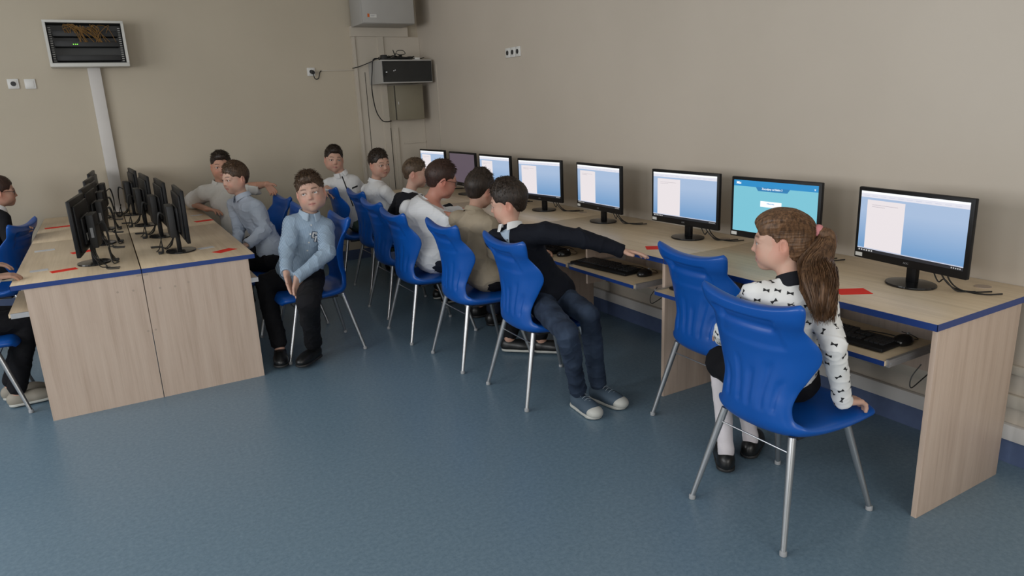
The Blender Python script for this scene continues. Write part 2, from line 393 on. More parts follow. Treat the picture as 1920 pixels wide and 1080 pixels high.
# ---------------------------------------------------------------- desks
def panel_marks(b, pts, x=None, y=None, r=.006, m=1):
    for p in pts:
        n = 12; ring = []
        for j in range(n):
            u = 2 * math.pi * j / n
            ring.append((x, p[0] + r * math.cos(u), p[1] + r * math.sin(u)) if x is not None else (p[0] + r * math.cos(u), y, p[1] + r * math.sin(u)))
        b.poly(ring, m)
def wall_desk(y0, y1, label, group=None):
    """desk against the right wall: top, end panels, middle divider, back panel, two keyboard shelves on runners"""
    t = thing('computer_desk', label, 'desk', (2.34, y0, 0)); w_ = y1 - y0; D_ = XW - .005 - 2.34
    b = MB(); b.box(.0015, D_, .0015, w_ - .0015, H - .024, H, 0, .001); b.box(0, .0015, .0, w_, H - .025, H - .0005, 1)
    if y0 < 2: b.box(0, D_, -.0, .0015, H - .025, H - .0005, 1)
    top = b.build('desk_top', ['wood_top', 'blue_edge'], t)
    for x in (.47,): MB().lathe([(.030, 0), (.030, .002), (.024, .0025)], (.60, .16, H), 20).build('cable_grommet', 'fitting', top)
    for y in ((.006, w_ - .026) if y1 > 6.5 else (.006,)):
        b = MB().box(.02, .575, y, y + .02, 0, H - .025, 0, .001)
        if y < .1: panel_marks(b, [], y=y - .0005)
        b.build('side_panel', 'wood_side', t)
    MB().box(.05, .50, w_ / 2 + .035, w_ / 2 + .05, .47, H - .025).build('divider', 'wood_side', t)
    MB().box(.535, .553, .05, w_ - .05, .36, H - .025).build('back_panel', 'wood_side', t)
    return t
def tray(x0, y0, y1, label):
    t = thing('keyboard_shelf', label, 'shelf', (x0, y0, .605)); w_ = y1 - y0
    MB().box(.0015, .33, 0, w_, -.018, 0).box(0, .0015, 0, w_, -.018, -.0002, 1).build('board', ['wood_top', 'blue_edge'], t)
    for y in (-.012, w_): MB().box(.01, .42, y, y + .012, -.022, .006, 0).box(.02, .40, y - .001, y + .013, -.012, -.006, 0).build('runner', 'steel', t)
    return t
YD = [1.219, 2.567, 3.915, 5.263, 6.611]
dl = ['wood-look desk at the near end of the wall row, its end panel in view', 'wood-look wall desk whose keyboard shelf the boy in the dark sweater reaches across', 'wood-look wall desk in front of the man in the white shirt', 'wood-look wall desk at the far corner end of the row']
for i in range(4): wall_desk(YD[i], YD[i + 1] - .004, dl[i])
trays = []
for i in range(4):
    for j in range(2):
        y0 = YD[i] + (.115 if j == 0 else .738); x0 = 2.245 if j == 0 else 2.255
        if i >= 3: continue
        who = {(0, 0): 'pulled-out keyboard shelf under the nearest desk end, dangling cable beside it', (0, 1): 'keyboard shelf in front of the pushed-in empty blue chair', (1, 0): 'pulled-out keyboard shelf below the outstretched hand, holding keyboard and mouse',
               (1, 1): 'keyboard shelf just behind the boy in the dark sweater', (2, 0): 'keyboard shelf in front of the boy in the beige jacket', (2, 1): 'keyboard shelf in front of the man in the white shirt'}[(i, j)]
        trays.append(tray(x0, y0, y0 + .575, who))

# island of back-to-back desks
def island_desk(sgn, y0, y1, label):
    xm = .089; D_ = .59; t = thing('computer_desk', label, 'desk', (xm, y0, 0)); w_ = y1 - y0
    X0, X1 = (0.002, D_) if sgn > 0 else (-D_, -.002)
    b = MB(); b.box(X0 + .001, X1 - .001, .0015, w_ - .001, H - .024, H, 0, .001); ex = X1 if sgn > 0 else X0
    b.box(min(ex, ex - sgn * .0015), max(ex, ex - sgn * .0015), 0, w_, H - .025, H - .0005, 1)
    if y0 < 5: b.box(X0, X1, 0, .0015, H - .025, H - .0005, 1)
    top = b.build('desk_top', ['wood_top', 'blue_edge'], t)
    xa, xb = (0.002, .552) if sgn > 0 else (-.535, -.002)
    for y in (.006, w_ - .03):
        b = MB().box(xa, xb, y, y + .02, 0, H - .025)
        if y0 < 5 and y < .1:
            pts = [(.075, .63), (.15, .627), (.22, .64), (.018, .40)] if sgn > 0 else [(-.055, .637), (-.13, .64), (-.02, .40)]
            panel_marks(b, pts, y=y - .0006); b.box(sgn * .002 if sgn > 0 else -.028, .028 if sgn > 0 else -.002, y - .001, y, .71, .719, 1)
        b.build('side_panel', ['wood_side', 'fitting'], t)
    MB().box(min(sgn * .03, sgn * .048), max(sgn * .03, sgn * .048), .03, w_ - .03, .30, H - .025).build('back_panel', 'wood_side', t)
    xs = sgn * .50
    MB().box(min(sgn * .30, sgn * .535), max(sgn * .30, sgn * .535), w_ / 2 - .01, w_ / 2 + .01, .47, H - .025).build('divider', 'wood_side', t)
    return t
for k, (sg, nm) in enumerate(((-1, 'left'), (1, 'right'))):
    island_desk(sg, 4.19, 5.648, 'near %s desk of the island, pale wood end panel facing the room' % nm)
    island_desk(sg, 5.652, 7.10, 'far %s desk of the island, up against the back wall' % nm)
for sg, y0, lab in ((-1, 4.225, 'small keyboard shelf sticking out at the near left side of the island'), (-1, 4.95, 'keyboard shelf under the left island desk beside the girl in glasses'),
                    (1, 4.225, 'keyboard shelf edge at the right side of the island by the seated boy'), (1, 4.95, 'keyboard shelf under the right island desk in front of the boy in pale blue')):
    t = thing('keyboard_shelf', lab, 'shelf', (.089, y0, .60)); o = .625 if sg < 0 else .595; a, c = sorted((sg * o, sg * (o - .30)))
    fe = a if sg < 0 else c
    MB().box(a, c, 0, .60, -.018, 0).build('board', 'wood_top', t)
    for y in (-.012, .60): MB().box(a + .01, c, y, y + .012, -.022, .004).build('runner', 'steel', t)

# ---------------------------------------------------------------- monitors
def make_monitor(screen, stick=True, x=0):
    """front faces -Y; base centre at origin, panel just in front of the neck"""
    t = thing('monitor', '', 'monitor')
    W_, Hh, zb, tl = .505, .303, .078, math.radians(-.4)
    T = Matrix.Translation((0, -.040, zb)) @ Matrix.Rotation(-tl, 4, 'X')
    b = MB(); b.box(-W_ / 2, W_ / 2, 0, .020, 0, Hh, 0, .004, T); b.box(-W_ / 2 + .03, W_ / 2 - .03, .018, .032, .02, Hh - .03, 0, .006, T); b.box(-.13, .13, .028, .046, .05, .20, 0, .008, T)
    for i in range(9): b.box(-.10 + i * .024, -.088 + i * .024, .0462, .0468, .165, .19, 1, 0, T)
    b.box(.04, .10, .0462, .0466, .07, .11, 2, 0, T)
    case = b.build('casing', ['black_plastic', 'vent_slot', 'sticker_white'], t)
    b = MB(); x0, x1, z0, z1 = -W_ / 2 + .0155, W_ / 2 - .0155, .032, Hh - .0155; w_, h_ = x1 - x0, z1 - z0
    def R(u0, u1, v0, v1, m, y=-.0006): b.poly([tuple(T @ Vector((x0 + u * w_, y, z0 + v_ * h_))) for u, v_ in ((u0, v0), (u1, v0), (u1, v1), (u0, v1))], m)
    if screen == 'doc':
        mats = ['screen_blue', 'screen_page', 'screen_bar', 'screen_text', 'screen_task', 'screen_icon', 'screen_ribbon', 'screen_white']
        R(0, 1, .055, .90, 0); R(0, 1, .90, 1, 6); R(0, 1, 0, .05, 4); R(0, 1, .05, .066, 2)
        R(.07, .445, .066, .865, 1, -.0009); R(.12, .38, .785, .79, 3, -.0012); R(.12, .25, .755, .76, 3, -.0012)
        R(0, 1, .965, 1, 7, -.0008)
        for i in range(11): R(.03 + i * .085, .085 + i * .085, .925, .935, 2, -.0012)
        for i in range(6): R(.015 + i * .026, .03 + i * .026, .012, .036, 5, -.0012)
        for i in range(5): R(.90 + i * .018, .91 + i * .018, .014, .032, 5, -.0012)
    elif screen == 'web':
        mats = ['screen_cyan', 'screen_azure', 'screen_azure_dark', 'screen_white']
        R(0, 1, 0, 1, 0); R(0, 1, .885, 1, 1, -.0009)
        b.poly([tuple(T @ Vector((x0 + u * w_, -.0011, z0 + v_ * h_))) for u, v_ in ((.31, .815), (.66, .815), (.69, .89), (.28, .89))], 2)
        R(.345, .60, .52, .63, 3, -.0011)
    else:
        mats = ['screen_mauve']; R(0, 1, 0, 1, 0)
    sc = b.build('screen', mats, t)
    if screen == 'web':
        FM = lambda u, v_, y=-.0016: T @ face_mat((x0 + u * w_, y, z0 + v_ * h_), (1, 0, 0), (0, 0, 1), (0, -1, 0))
        text_obj('Zacznijmy od Baltie 3', .0135, 'screen_white', sc, FM(.48, .862)); text_obj('Mix', .019, 'screen_white', sc, FM(.065, .945), font_bold=True); text_obj('x', .016, 'screen_white', sc, FM(.965, .93))
        text_obj('Kliknij dalej', .009, 'screen_azure', sc, FM(.47, .59))
    if stick: MB().box(-W_ / 2 + .008, -W_ / 2 + .042, -.0008, 0, .008, .024, 0, 0, T).build('inventory_sticker', 'sticker_white', case)
    text_obj('AOC', .011, 'logo_grey', case, T @ face_mat((0, -.0008, .0165), (1, 0, 0), (0, 0, 1), (0, -1, 0)), 'brand_mark')
    b = MB(); b.box(-.022, .022, -.005, .018, .012, .13, 0, .004); b.build('neck', 'black_plastic', t)
    MB().lathe([(.098, 0), (.100, .004), (.098, .009), (.06, .013), (.03, .015)], (0, .0, 0), 48, sy=.85).build('base', 'gloss_black', t)
    rn = random.Random(x); b = MB()
    for q in (.09, .13): b.curve([(q, .012, .12), (q + rn.uniform(0, .03), .03, .05), (q + rn.uniform(0, .06), .06 + rn.uniform(0, .03), .006), (q + .11, .09, .004), (q + .14, .15, .004)], .0032, 6)
    b.curve([(.06, .01, .12), (.085, .04, .03), (.12, .03, .045), (.16, .05, .005), (.20, .10, .004)], .0028, 6)
    b.build('cable', 'cable_black', t)
    return t
lbl = {0: 'monitor with an open text page, nearest at the right end of the wall row', 1: 'monitor showing a cyan page under a blue title bar, behind the girl with the ponytail', 2: 'monitor with an open text page, directly above the pushed-in empty chair',
       3: 'monitor with a text page, above the outstretched dark sleeve', 4: 'monitor with a text page, just behind the head of the boy in the dark sweater', 5: 'monitor with a text page, between the dimmed mauve monitor and the next lit one',
       6: 'monitor with a dim plain mauve screen in front of the man with glasses', 7: 'monitor farthest along the wall row, in the room corner'}
MP = [(2.721, 1.57, -.139, .822), (2.752, 2.256, .042, .824), (2.770, 2.88, .038, .830), (2.763, 3.659, -.045, .830), (2.761, 4.369, .121, .827), (2.788, 5.096, .029, .833), (2.795, 5.711, .019, .837), (2.804, 6.384, .078, .844)]
G1 = 'monitors along the wall desks'; proto = None; MONS = []
for i, (x, y, yw, zb) in enumerate(MP):
    # screen normal (-cos,-sin): object -Y points there
    rz = yw - math.pi / 2; px = x + .040 * math.cos(yw); py = y + .040 * math.sin(yw)
    kind = 'web' if i == 1 else 'dim' if i == 6 else 'doc'
    if kind == 'doc' and proto is not None: t = dup(proto, (px, py, H), rz, lbl[i], G1)
    else:
        t = make_monitor(kind, True, i); t.location = (px, py, H); t.rotation_euler = (0, 0, rz); t['label'] = lbl[i]; t['group'] = G1
        if kind == 'doc': proto = t
    MONS.append(t)
# island monitors, seen from the side with their small black computers on the back
def make_isl():
    t = make_monitor('off', False, 77)
    T = Matrix.Translation((0, -.040, .078)) @ Matrix.Rotation(math.radians(.4), 4, 'X')
    pc = MB().box(-.09, .09, .052, .090, .02, .205, 0, .005, T).build('mini_computer', 'black_matt', t)
    MB().box(.0902, .0908, .064, .078, .08, .135, 0, 0, T).build('port_strip', 'logo_grey', pc)
    b = MB()
    for i in range(3): b.curve([(.07 - .03 * i, .055, .22), (.072 - .03 * i, .085, .235), (.06 - .02 * i, .098, .16), (.05, .096, .07), (.03 - .04 * i, .10, .012), (-.03 + .04 * i, .12, .004)], .0033, 6)
    b.curve([(.05, .09, .09), (.10, .10, .05), (.12, .11, .01), (.06, .13, .004)], .003, 6)
    b.build('cable', 'cable_black', t); MB().box(-.03, .01, .105, .125, 0, .012, 0, .003).build('plug', 'black_matt', t)
    return t
G2 = 'monitors back to back on the island'; isl = make_isl()
IP = [(-.13, 4.56, -1, -6.5, 'dark monitor on the left half of the island, nearest the camera'), (-.085, 5.27, -1, -6, 'dark monitor on the island left half, second from the camera'), (-.075, 5.97, -1, -5, 'dark monitor on the island left half, third from the camera'), (-.06, 6.74, -1, -4, 'dark monitor on the island left half, closest to the back wall'),
      (.328, 4.60, 1, 0, 'dark monitor on the right half of the island, nearest the camera'), (.28, 5.30, 1, 2, 'dark monitor on the island right half, second from the camera'), (.22, 5.96, 1, 3, 'dark monitor on the island right half, third from the camera'), (.175, 6.74, 1, 3, 'dark monitor on the island right half, closest to the back wall')]
for i, (x, y, sg, jr, lab) in enumerate(IP):
    rz = math.radians((-90 if sg < 0 else 90) + jr)
    if i == 0: isl.location = (x, y, H); isl.rotation_euler = (0, 0, rz); isl['label'] = lab; isl['group'] = G2
    else: dup(isl, (x, y, H), rz, lab, G2)

# ---------------------------------------------------------------- keyboards, mice, cards
def make_keyboard():
    t = thing('keyboard', '', 'keyboard'); b = MB(); b.box(-.225, .225, -.077, .077, .002, .018, 0, .005); b.build('keyboard_body', 'black_plastic', t)
    b = MB()
    def row(y, x0, n, dx, w_=.0155):
        for i in range(n): b.box(x0 + i * dx, x0 + i * dx + w_, y, y + .0155, .017, .0235, 0, 0)
    for r_ in range(5): row(.040 - r_ * .0195, -.215 + .004 * r_, 14 if r_ < 4 else 3, .0192)
    b.box(-.148, -.04, -.038, -.0225, .017, .0235); row(-.038, -.035, 4, .0192)
    for r_ in (0, 1, 3, 4): row(.040 - r_ * .0195, .062, 3, .0192)
    for r_ in range(5): row(.040 - r_ * .0195, .132, 4, .0192)
    row(.060, -.215, 13, .0205, .016)
    b.build('keys', 'key_black', t)
    MB().curve([(.05, .077, .010), (.07, .11, .008), (.14, .13, .006), (.20, .12, .005)], .002, 6).build('cable', 'cable_black', t)
    return t
def make_mouse():
    t = thing('mouse', '', 'mouse'); s = SDF(); s.ell((0, -.008, .012), (.031, .048, .026), k=.004); s.plane((0, 0, .001), (0, 0, -1), .002); P, Q = s.mesh(.003); mesh_obj('mouse_body', P, Q, M_['gloss_black'], t)
    MB().tube([(-.003, .022, .034), (.003, .022, .034)], .006, 12).build('wheel', 'logo_grey', t)
    MB().curve([(0, .038, .010), (.01, .07, .006), (-.03, .10, .004), (-.08, .11, .004)], .0016, 6).build('cable', 'cable_black', t); return t
kb = make_keyboard(); ms = make_mouse()
KS = [(2.375, 1.61, .605, -88, 'black keyboard on the nearest pulled-out shelf, beside the girl in the bow blouse', (2.47, 1.40), 'black mouse on the nearest pulled-out shelf'),
      (2.38, 3.08, .605, -84, 'black keyboard under the outstretched arm of the boy in the dark sweater', (2.43, 2.80), 'black mouse beside the keyboard below the outstretched hand'),
      (2.40, 3.80, .605, -90, 'black keyboard on the shelf behind the dark-sweater boy', (2.385, 3.50), 'black mouse at the shelf edge just behind the dark-sweater boy'),
      (2.40, 2.28, .605, -90, 'black keyboard on the shelf behind the pushed-in empty chair', (2.44, 2.03), 'black mouse behind the pushed-in empty chair')]
for i, (x, y, z, a, lab, mp, ml) in enumerate(KS):
    if i == 0: kb.location = (x, y, z); kb.rotation_euler = (0, 0, math.radians(a)); kb['label'] = lab; kb['group'] = 'keyboards on the pull-out shelves'
    else: dup(kb, (x, y, z), math.radians(a), lab, 'keyboards on the pull-out shelves')
    if i == 0: ms.location = (*mp, z); ms.rotation_euler = (0, 0, -1.6); ms['label'] = ml; ms['group'] = 'mice on the pull-out shelves'
    else: dup(ms, (*mp, z), -1.5 - .1 * i, ml, 'mice on the pull-out shelves')
for i, (y, lab) in enumerate(((1.275, 'thin black cable hanging in a loop from the nearest keyboard shelf'), (2.64, 'thin black cable coiled at the runner below the outstretched hand'))):
    b = MB(); b.curve([(2.50, y, .60), (2.47, y + .005, .55), (2.40, y + .01, .515), (2.34, y + .01, .50), (2.335, y + .01, .54), (2.37, y, .585)], .0022, 6)
    b.curve([(2.50, y, .60), (2.475, y - .008, .565), (2.50, y, .54), (2.52, y + .01, .57), (2.50, y, .59)], .0022, 6); b.curve([(2.52, y, .60), (2.50, y + .012, .56), (2.53, y, .53)], .0022, 6)
    b.box(2.485, 2.52, y - .012, y + .012, .585, .612, 1, .003)
    tag(b.build('cable', ['cable_black', 'black_matt']), lab, 'cable')
def card(x, y, a, w_, h_, m, lab, cat='card', nm='paper_card', grp=None):
    b = MB(); b.box(-w_ / 2, w_ / 2, -h_ / 2, h_ / 2, .0003, .0012)
    if m == 'card_white':
        for i in range(3): b.box(-w_ * .35, w_ * (.3 - .12 * i), h_ * (.2 - .22 * i), h_ * (.23 - .22 * i), .0012, .00135, 1)
    o = b.build(nm, [m, 'print_grey']); o.location = (x, y, H); o.rotation_euler = (0, 0, math.radians(a)); return tag(o, lab, cat, grp)
GR = 'red paper cards on the desks'
card(2.497, 1.643, -32, .125, .085, 'card_red', 'red paper card on the nearest wall desk, beside the ponytail', grp=GR)
card(2.50, 2.79, -35, .12, .085, 'card_red', 'red paper card just beyond the outstretched fingertips', grp=GR)
card(-.275, 4.455, 14, .125, .065, 'card_red', 'red paper card at the near left corner of the island', grp=GR)
card(-.195, 5.03, 14, .12, .07, 'card_red', 'red paper card half hidden behind the nearest left island monitor', grp=GR)
card(-.378, 6.41, 8, .17, .075, 'card_red', 'red paper card far up the left half of the island', grp=GR)
card(.549, 4.42, 32, .125, .075, 'card_red', 'red paper card at the near right corner of the island', grp=GR)
card(.61, 5.86, 12, .13, .075, 'card_red', 'red paper card in front of the boy in the short-sleeved shirt', grp=GR)
GW = 'white paper slips on the island'
card(-.395, 4.545, 5, .085, .06, 'card_white', 'white printed slip at the near left corner of the island', nm='paper_slip', grp=GW)
card(-.405, 5.265, 5, .11, .065, 'card_white', 'white printed slip further back on the left half of the island', nm='paper_slip', grp=GW)
card(.468, 4.60, 10, .09, .055, 'card_white', 'white slip beside the round monitor foot, near right half of the island', nm='paper_slip', grp=GW)
card(.60, 6.25, 10, .09, .055, 'card_white', 'white slip beside the bare forearm on the island', nm='paper_slip', grp=GW)

# ---------------------------------------------------------------- chairs
def make_chair():
    t = thing('chair', '', 'chair')
    # profile of the shell centreline (y forward, z) from seat lip to top, half width and wing (forward curl of the sides)
    K = [(.238, .372, .165, .000), (.232, .392, .195, .001), (.205, .403, .212, .002), (.10, .400, .220, .006), (.00, .396, .218, .012), (-.08, .395, .210, .018), (-.135, .398, .197, .024), (-.170, .412, .178, .030), (-.190, .445, .158, .032),
         (-.196, .50, .150, .035), (-.193, .555, .160, .048), (-.191, .61, .190, .060), (-.195, .665, .220, .075), (-.204, .71, .221, .068), (-.213, .75, .204, .050), (-.221, .782, .197, .032), (-.228, .815, .210, .022), (-.234, .848, .217, .016), (-.236, .866, .204, .012)]
    K = np.array(K); n = len(K); nv, nu = 96, 52; s_ = np.linspace(0, n - 1, nv); A = np.zeros((nv, 4))
    for i, q in enumerate(s_):
        j = min(int(q), n - 2); f = q - j; a, b, c, d = K[max(j - 1, 0)], K[j], K[j + 1], K[min(j + 2, n - 1)]
        A[i] = .5 * (2 * b + (c - a) * f + (2 * a - 5 * b + 4 * c - d) * f * f + (3 * b - a - 3 * c + d) * f ** 3)
    tan = np.gradient(A[:, :2], axis=0); tan /= np.linalg.norm(tan, axis=1)[:, None]; nor = np.stack([tan[:, 1], -tan[:, 0]], 1)   # toward sitter
    us = np.sin(np.linspace(-math.pi / 2, math.pi / 2, nu)); P = []
    sstep = lambda a, b, x: (lambda t: t * t * (3 - 2 * t))(min(1, max(0, (x - a) / (b - a))))
    for side in (1, -1):
        for i in range(nv):
            y, z, w_, wing = A[i]
            for u in us:
                e = max(0, 1 - abs(u) ** 7) ** .5; endt = min(1, (min(i, nv - 1 - i) + .3) / 3.2) ** .5
                th = (.017 + .008 * (1 - sstep(.40, .46, z)) - .003 * sstep(.47, .55, z) + .010 * sstep(.775, .83, z)) * e * endt
                off = wing * abs(u) ** 2.4; dy = nor[i, 0] * off; dz = nor[i, 1] * off
                g = 0
                if side < 0 and i > 45:
                    if z < .70:     # flutes of the lower back
                        for uc, hw, top_ in ((-.62, .05, .60), (-.25, .045, .655), (.02, .04, .62), (.36, .045, .66), (.66, .05, .60)):
                            g += .008 * math.exp(-((u - uc - .10 * (z - .5) * (1 if uc > 0 else -1)) / hw) ** 2) * (1 - sstep(top_ - .03, top_ + .005, z)) * sstep(.42, .47, z)
                    # stepped hand-hold recess below the top edge
                    g += .011 * (1 - sstep(.815, .822, z)) * sstep(.755, .78, z) * sstep(-.74, -.68, u) * (1 - sstep(.50 , .56, u))
                    g += .014 * math.exp(-((u + .60) / .07) ** 2 - ((z - .80) / .016) ** 2)
                    g += .005 * (1 - sstep(.775, .80, z)) * sstep(.70, .715, z) * (1 - sstep(.60, .66, abs(u)))
                if side > 0 and i > 45: g -= .003 * math.exp(-((z - .79) / .05) ** 2) * (1 - abs(u) ** 2)
                yy = y + dy + side * nor[i, 0] * th + (nor[i, 0] * g if side < 0 else 0); zz = z + dz + side * nor[i, 1] * th + (nor[i, 1] * g if side < 0 else 0)
                top_l = .030 * abs(u) ** 2.2 * sstep(.785, .865, z) - .012 * sstep(.785, .865, z)
                yy -= .022 * abs(u) ** 3 * sstep(.785, .865, z) * 0 ; zz += top_l
                P.append((u * w_, yy, zz))
    q = nv * nu; F = []
    for i in range(nv - 1):
        for j in range(nu - 1):
            a = i * nu + j; F.append((a, a + 1, a + nu + 1, a + nu)); a += q; F.append((a, a + nu, a + nu + 1, a + 1))
    for i in range(nv - 1):
        for j in (0, nu - 1):
            a = i * nu + j; F.append((a, a + nu, a + nu + q, a + q) if j == 0 else (a, a + q, a + nu + q, a + nu))
    for i in (0, nv - 1):
        for j in range(nu - 1):
            a = i * nu + j; F.append((a, a + q, a + q + 1, a + 1) if i == 0 else (a, a + 1, a + q + 1, a + q))
    me = bpy.data.meshes.new('seat_shell'); me.from_pydata(P, [], F); bm = bmesh.new(); bm.from_mesh(me); bmesh.ops.remove_doubles(bm, verts=bm.verts, dist=.0004); bmesh.ops.recalc_face_normals(bm, faces=bm.faces); bm.to_mesh(me); bm.free()
    me.materials.append(M_['chair_blue']); me.polygons.foreach_set('use_smooth', [True] * len(me.polygons)); sh = bpy.data.objects.new('seat_shell', me); C.objects.link(sh); sh.parent = t
    for sx in (-1, 1):
        for a, c_ in (((sx * .150, -.150, .388), (sx * .215, -.243, .012)), ((sx * .145, .140, .385), (sx * .208, .243, .012))):
            l = MB(); l.tube([a, lerp(a, c_, .15), lerp(a, c_, .5), c_], [.0135, .0140, .0125, .0098], 16).build('leg', 'chair_steel', t)
            MB().lathe([(.010, 0), (.0125, .002), (.0125, .016), (.010, .02)], (c_[0], c_[1], 0), 16).build('foot_cap', 'foot_plastic', t.children[-1])
    for y_ in (-.164, .155): MB().tube([(-.159, y_, .335), (.159, y_, .335)], .003, 8).build('brace_wire', 'chair_steel', t)
    for sx in (-1, 1): MB().box(sx * .13 - .02, sx * .13 + .02, -.12, .10, .366, .380, 0, .004).build('mount_bar', 'black_matt', t)
    return t
ch = make_chair(); GC = 'blue plastic chairs with steel legs'
CH = [(2.030, 1.560, -90, 'blue shell chair nearest the camera, the girl with the ponytail sitting on it'),
      (2.40, 2.21, -92, 'empty blue shell chair pushed in under the wall desk, behind the nearest chair'),
      (1.920, 3.045, -91, 'blue shell chair of the boy in the dark sweater'),
      (1.880, 3.715, -90, 'blue shell chair of the boy in the beige jacket'),
      (1.830, 4.38, -90, 'blue shell chair of the man in the white shirt'),
      (1.91, 5.03, -90, 'blue shell chair in the wall row just beyond the man in white'),
      (2.04, 5.80, -90, 'blue shell chair farthest along the wall row, below the turned boy'),
      (1.062, 4.50, 90, 'blue shell chair of the boy in the striped blue shirt, seen edge-on'),
      (1.00, 5.20, 96, 'blue shell chair behind the boy in the pale blue shirt'),
      (1.02, 5.92, 95, 'blue shell chair under the arm of the boy in the short-sleeved shirt'),
      (1.98, 6.33, -92, 'blue shell chair under the hand of the boy with the black placket'),
      (-.80, 4.61, -90, 'blue shell chair at the left edge of the picture beside the island'),
      (-.76, 5.98, 72, 'blue shell chair turned askew between the island and the girl in glasses')]
for i, (x, y, a, lab) in enumerate(CH):
    if i == 0: ch.location = (x, y, 0); ch.rotation_euler = (0, 0, math.radians(a)); ch['label'] = lab; ch['group'] = GC
    else: dup(ch, (x, y, 0), math.radians(a), lab, GC)

# ---------------------------------------------------------------- wall equipment
t = thing('network_cabinet', 'open white network cabinet on the back wall, yellow cables inside', 'cabinet', (.055, YW, 0))
x0, x1, z0, z1, y0 = -.285, .285, 1.97, 2.33, -.20
b = MB().box(x0, x1, y0, 0, z0, z0 + .03, 0, .003).box(x0, x1, y0, 0, z1 - .02, z1, 0, .003).box(x0, x0 + .02, y0, 0, z0 + .03, z1 - .02).box(x1 - .02, x1, y0, 0, z0 + .03, z1 - .02); b.build('cabinet_case', 'cabinet_pale', t)
b = MB().box(x0 + .02, x1 - .02, -.01, -.004, z0 + .03, z1 - .02).box(x0 + .02, x0 + .022, y0 + .01, -.01, z0 + .03, z1 - .02).box(x1 - .022, x1 - .02, y0 + .01, -.01, z0 + .03, z1 - .02).box(x0 + .02, x1 - .02, y0 + .01, -.01, z0 + .031, z0 + .033).box(x0 + .02, x1 - .02, y0 + .01, -.01, z1 - .023, z1 - .021); b.build('dark_interior', 'cabinet_dark', t)
for zz in (2.02, 2.13, 2.21): MB().box(x0 + .055, x1 - .055, -.15, -.03, zz, zz + .045, 0, .002).build('rack_unit', 'black_matt', t)
b = MB()
for q in (x0 + .03, x1 - .048):
    for i in range(16): b.box(q, q + .018, -.165, -.162, z0 + .045 + i * .017, z0 + .050 + i * .017)
b.build('mounting_rail', 'cabinet_grey', t)
rn = random.Random(5); b = MB()
for i in range(26):
    xa = rn.uniform(-.17, .17); xb = rn.uniform(-.05, .12) if i % 3 else xa + .1
    b.curve([(xa, -.15, 2.235), (xa + rn.uniform(-.03, .03), -.175, 2.285 + rn.uniform(-.02, .015)), ((xa + xb) / 2, -.178, 2.25 + rn.uniform(-.03, .03)), (xb, -.155, 2.165)], .0022, 6)
b.build('yellow_patch_cable', 'cable_orange', t)
b = MB()
for q in (-.10, -.085, -.072): b.box(q, q + .007, -.1515, -.1505, 2.145, 2.152)
b.build('status_light', 'led_green', t)
struct(MB().box(.022, .118, YW - .045, YW, .74, 1.97, 0, .003).build('trim_6', 'white_trim'))
def socket(name, parts, lab, cat, pos, ax='back', w_=.08, n_=1, hole=True):
    b = MB(); mats = ['socket_white', 'socket_hole']
    for i in range(n_):
        c_ = i * w_
        b.box(c_, c_ + w_ * .97, -.011, 0, 0, .078, 0, .004); b.box(c_ + .012, c_ + w_ - .014, -.014, -.01, .012, .066, 0, .002)
        if hole: b.lathe([(.019, 0), (.019, .002), (.015, .002)], (0, 0, 0), 20, 1); 
        if hole:
            k = len(b.v) - 60
            for q in range(k, len(b.v)): x_, y_, z_ = b.v[q]; b.v[q] = (c_ + w_ / 2 + x_, -.0145 - z_, .039 + y_)
    o = b.build(name, mats); o.location = pos
    if ax == 'right': o.rotation_euler = (0, 0, -math.pi / 2)
    return tag(o, lab, cat)
socket('wall_socket', 1, 'white wall socket at the left edge, lower left of the open cabinet', 'socket', (-.555, YW, 1.815))
socket('light_switch', 1, 'white blank switch plate right beside the left-edge socket', 'switch', (-.44, YW, 1.812), hole=False)
socket('wall_socket', 1, 'white socket on the back wall with a black plug in it', 'socket', (1.87, YW, 1.875))
socket('triple_socket', 3, 'triple white socket strip high on the right wall', 'socket', (XW, 5.29, 1.90), 'right', .08, 3)
b = MB(); b.tube([(1.917, YW - .014, 1.912), (1.917, YW - .05, 1.905)], [.02, .017], 14, 0); b.curve([(1.917, YW - .045, 1.90), (1.93, YW - .04, 1.85), (1.97, YW - .02, 1.85), (1.995, YW - .008, 1.91), (2.02, YW - .008, 1.925)], .0045, 6)
tag(b.build('plug_and_cord', 'cable_black'), 'black plug with a short looping cord on the back wall', 'plug')
tag(MB().box(2.01, 2.33, YW - .012, YW, 1.919, 1.931, 0, .002).build('cable_conduit', 'cream_trunking'), 'thin horizontal cable conduit from the black plug to the corner', 'conduit')

t = thing('electrical_cabinet', 'large grey metal cabinet at the top of the picture, small orange label', 'cabinet', (2.605, 7.075, 2.325))
MB().box(-.265, .265, -.335, 0, 0, .62, 0, .003).build('cabinet_body', 'cabinet_grey', t)
dr = MB().box(-.262, .262, -.352, -.337, .004, .616, 0, .003).build('cabinet_door', 'cabinet_grey', t)
MB().box(-.215, -.195, -.3535, -.352, .055, .085).build('orange_label', 'sticker_orange', dr)
MB().box(-.192, -.125, -.3535, -.352, .052, .080).box(-.185, -.15, -.354, -.3535, .062, .066, 1).box(-.185, -.135, -.354, -.3535, .070, .073, 1).build('white_label', ['sticker_white', 'print_grey'], dr)
t = thing('network_cabinet', 'small grey cabinet with smoked glass door, below the large corner cabinet', 'cabinet', (2.752, 7.09, 1.775))
x0, x1, y0 = -.267, .267, -.36
MB().box(x0, x1, y0, 0, 0, .014, 0, .002).box(x0, x1, y0, 0, .206, .220, 0, .002).box(x0, x0 + .014, y0, 0, .014, .206).box(x1 - .014, x1, y0, 0, .014, .206).build('cabinet_body', 'cabinet_grey', t)
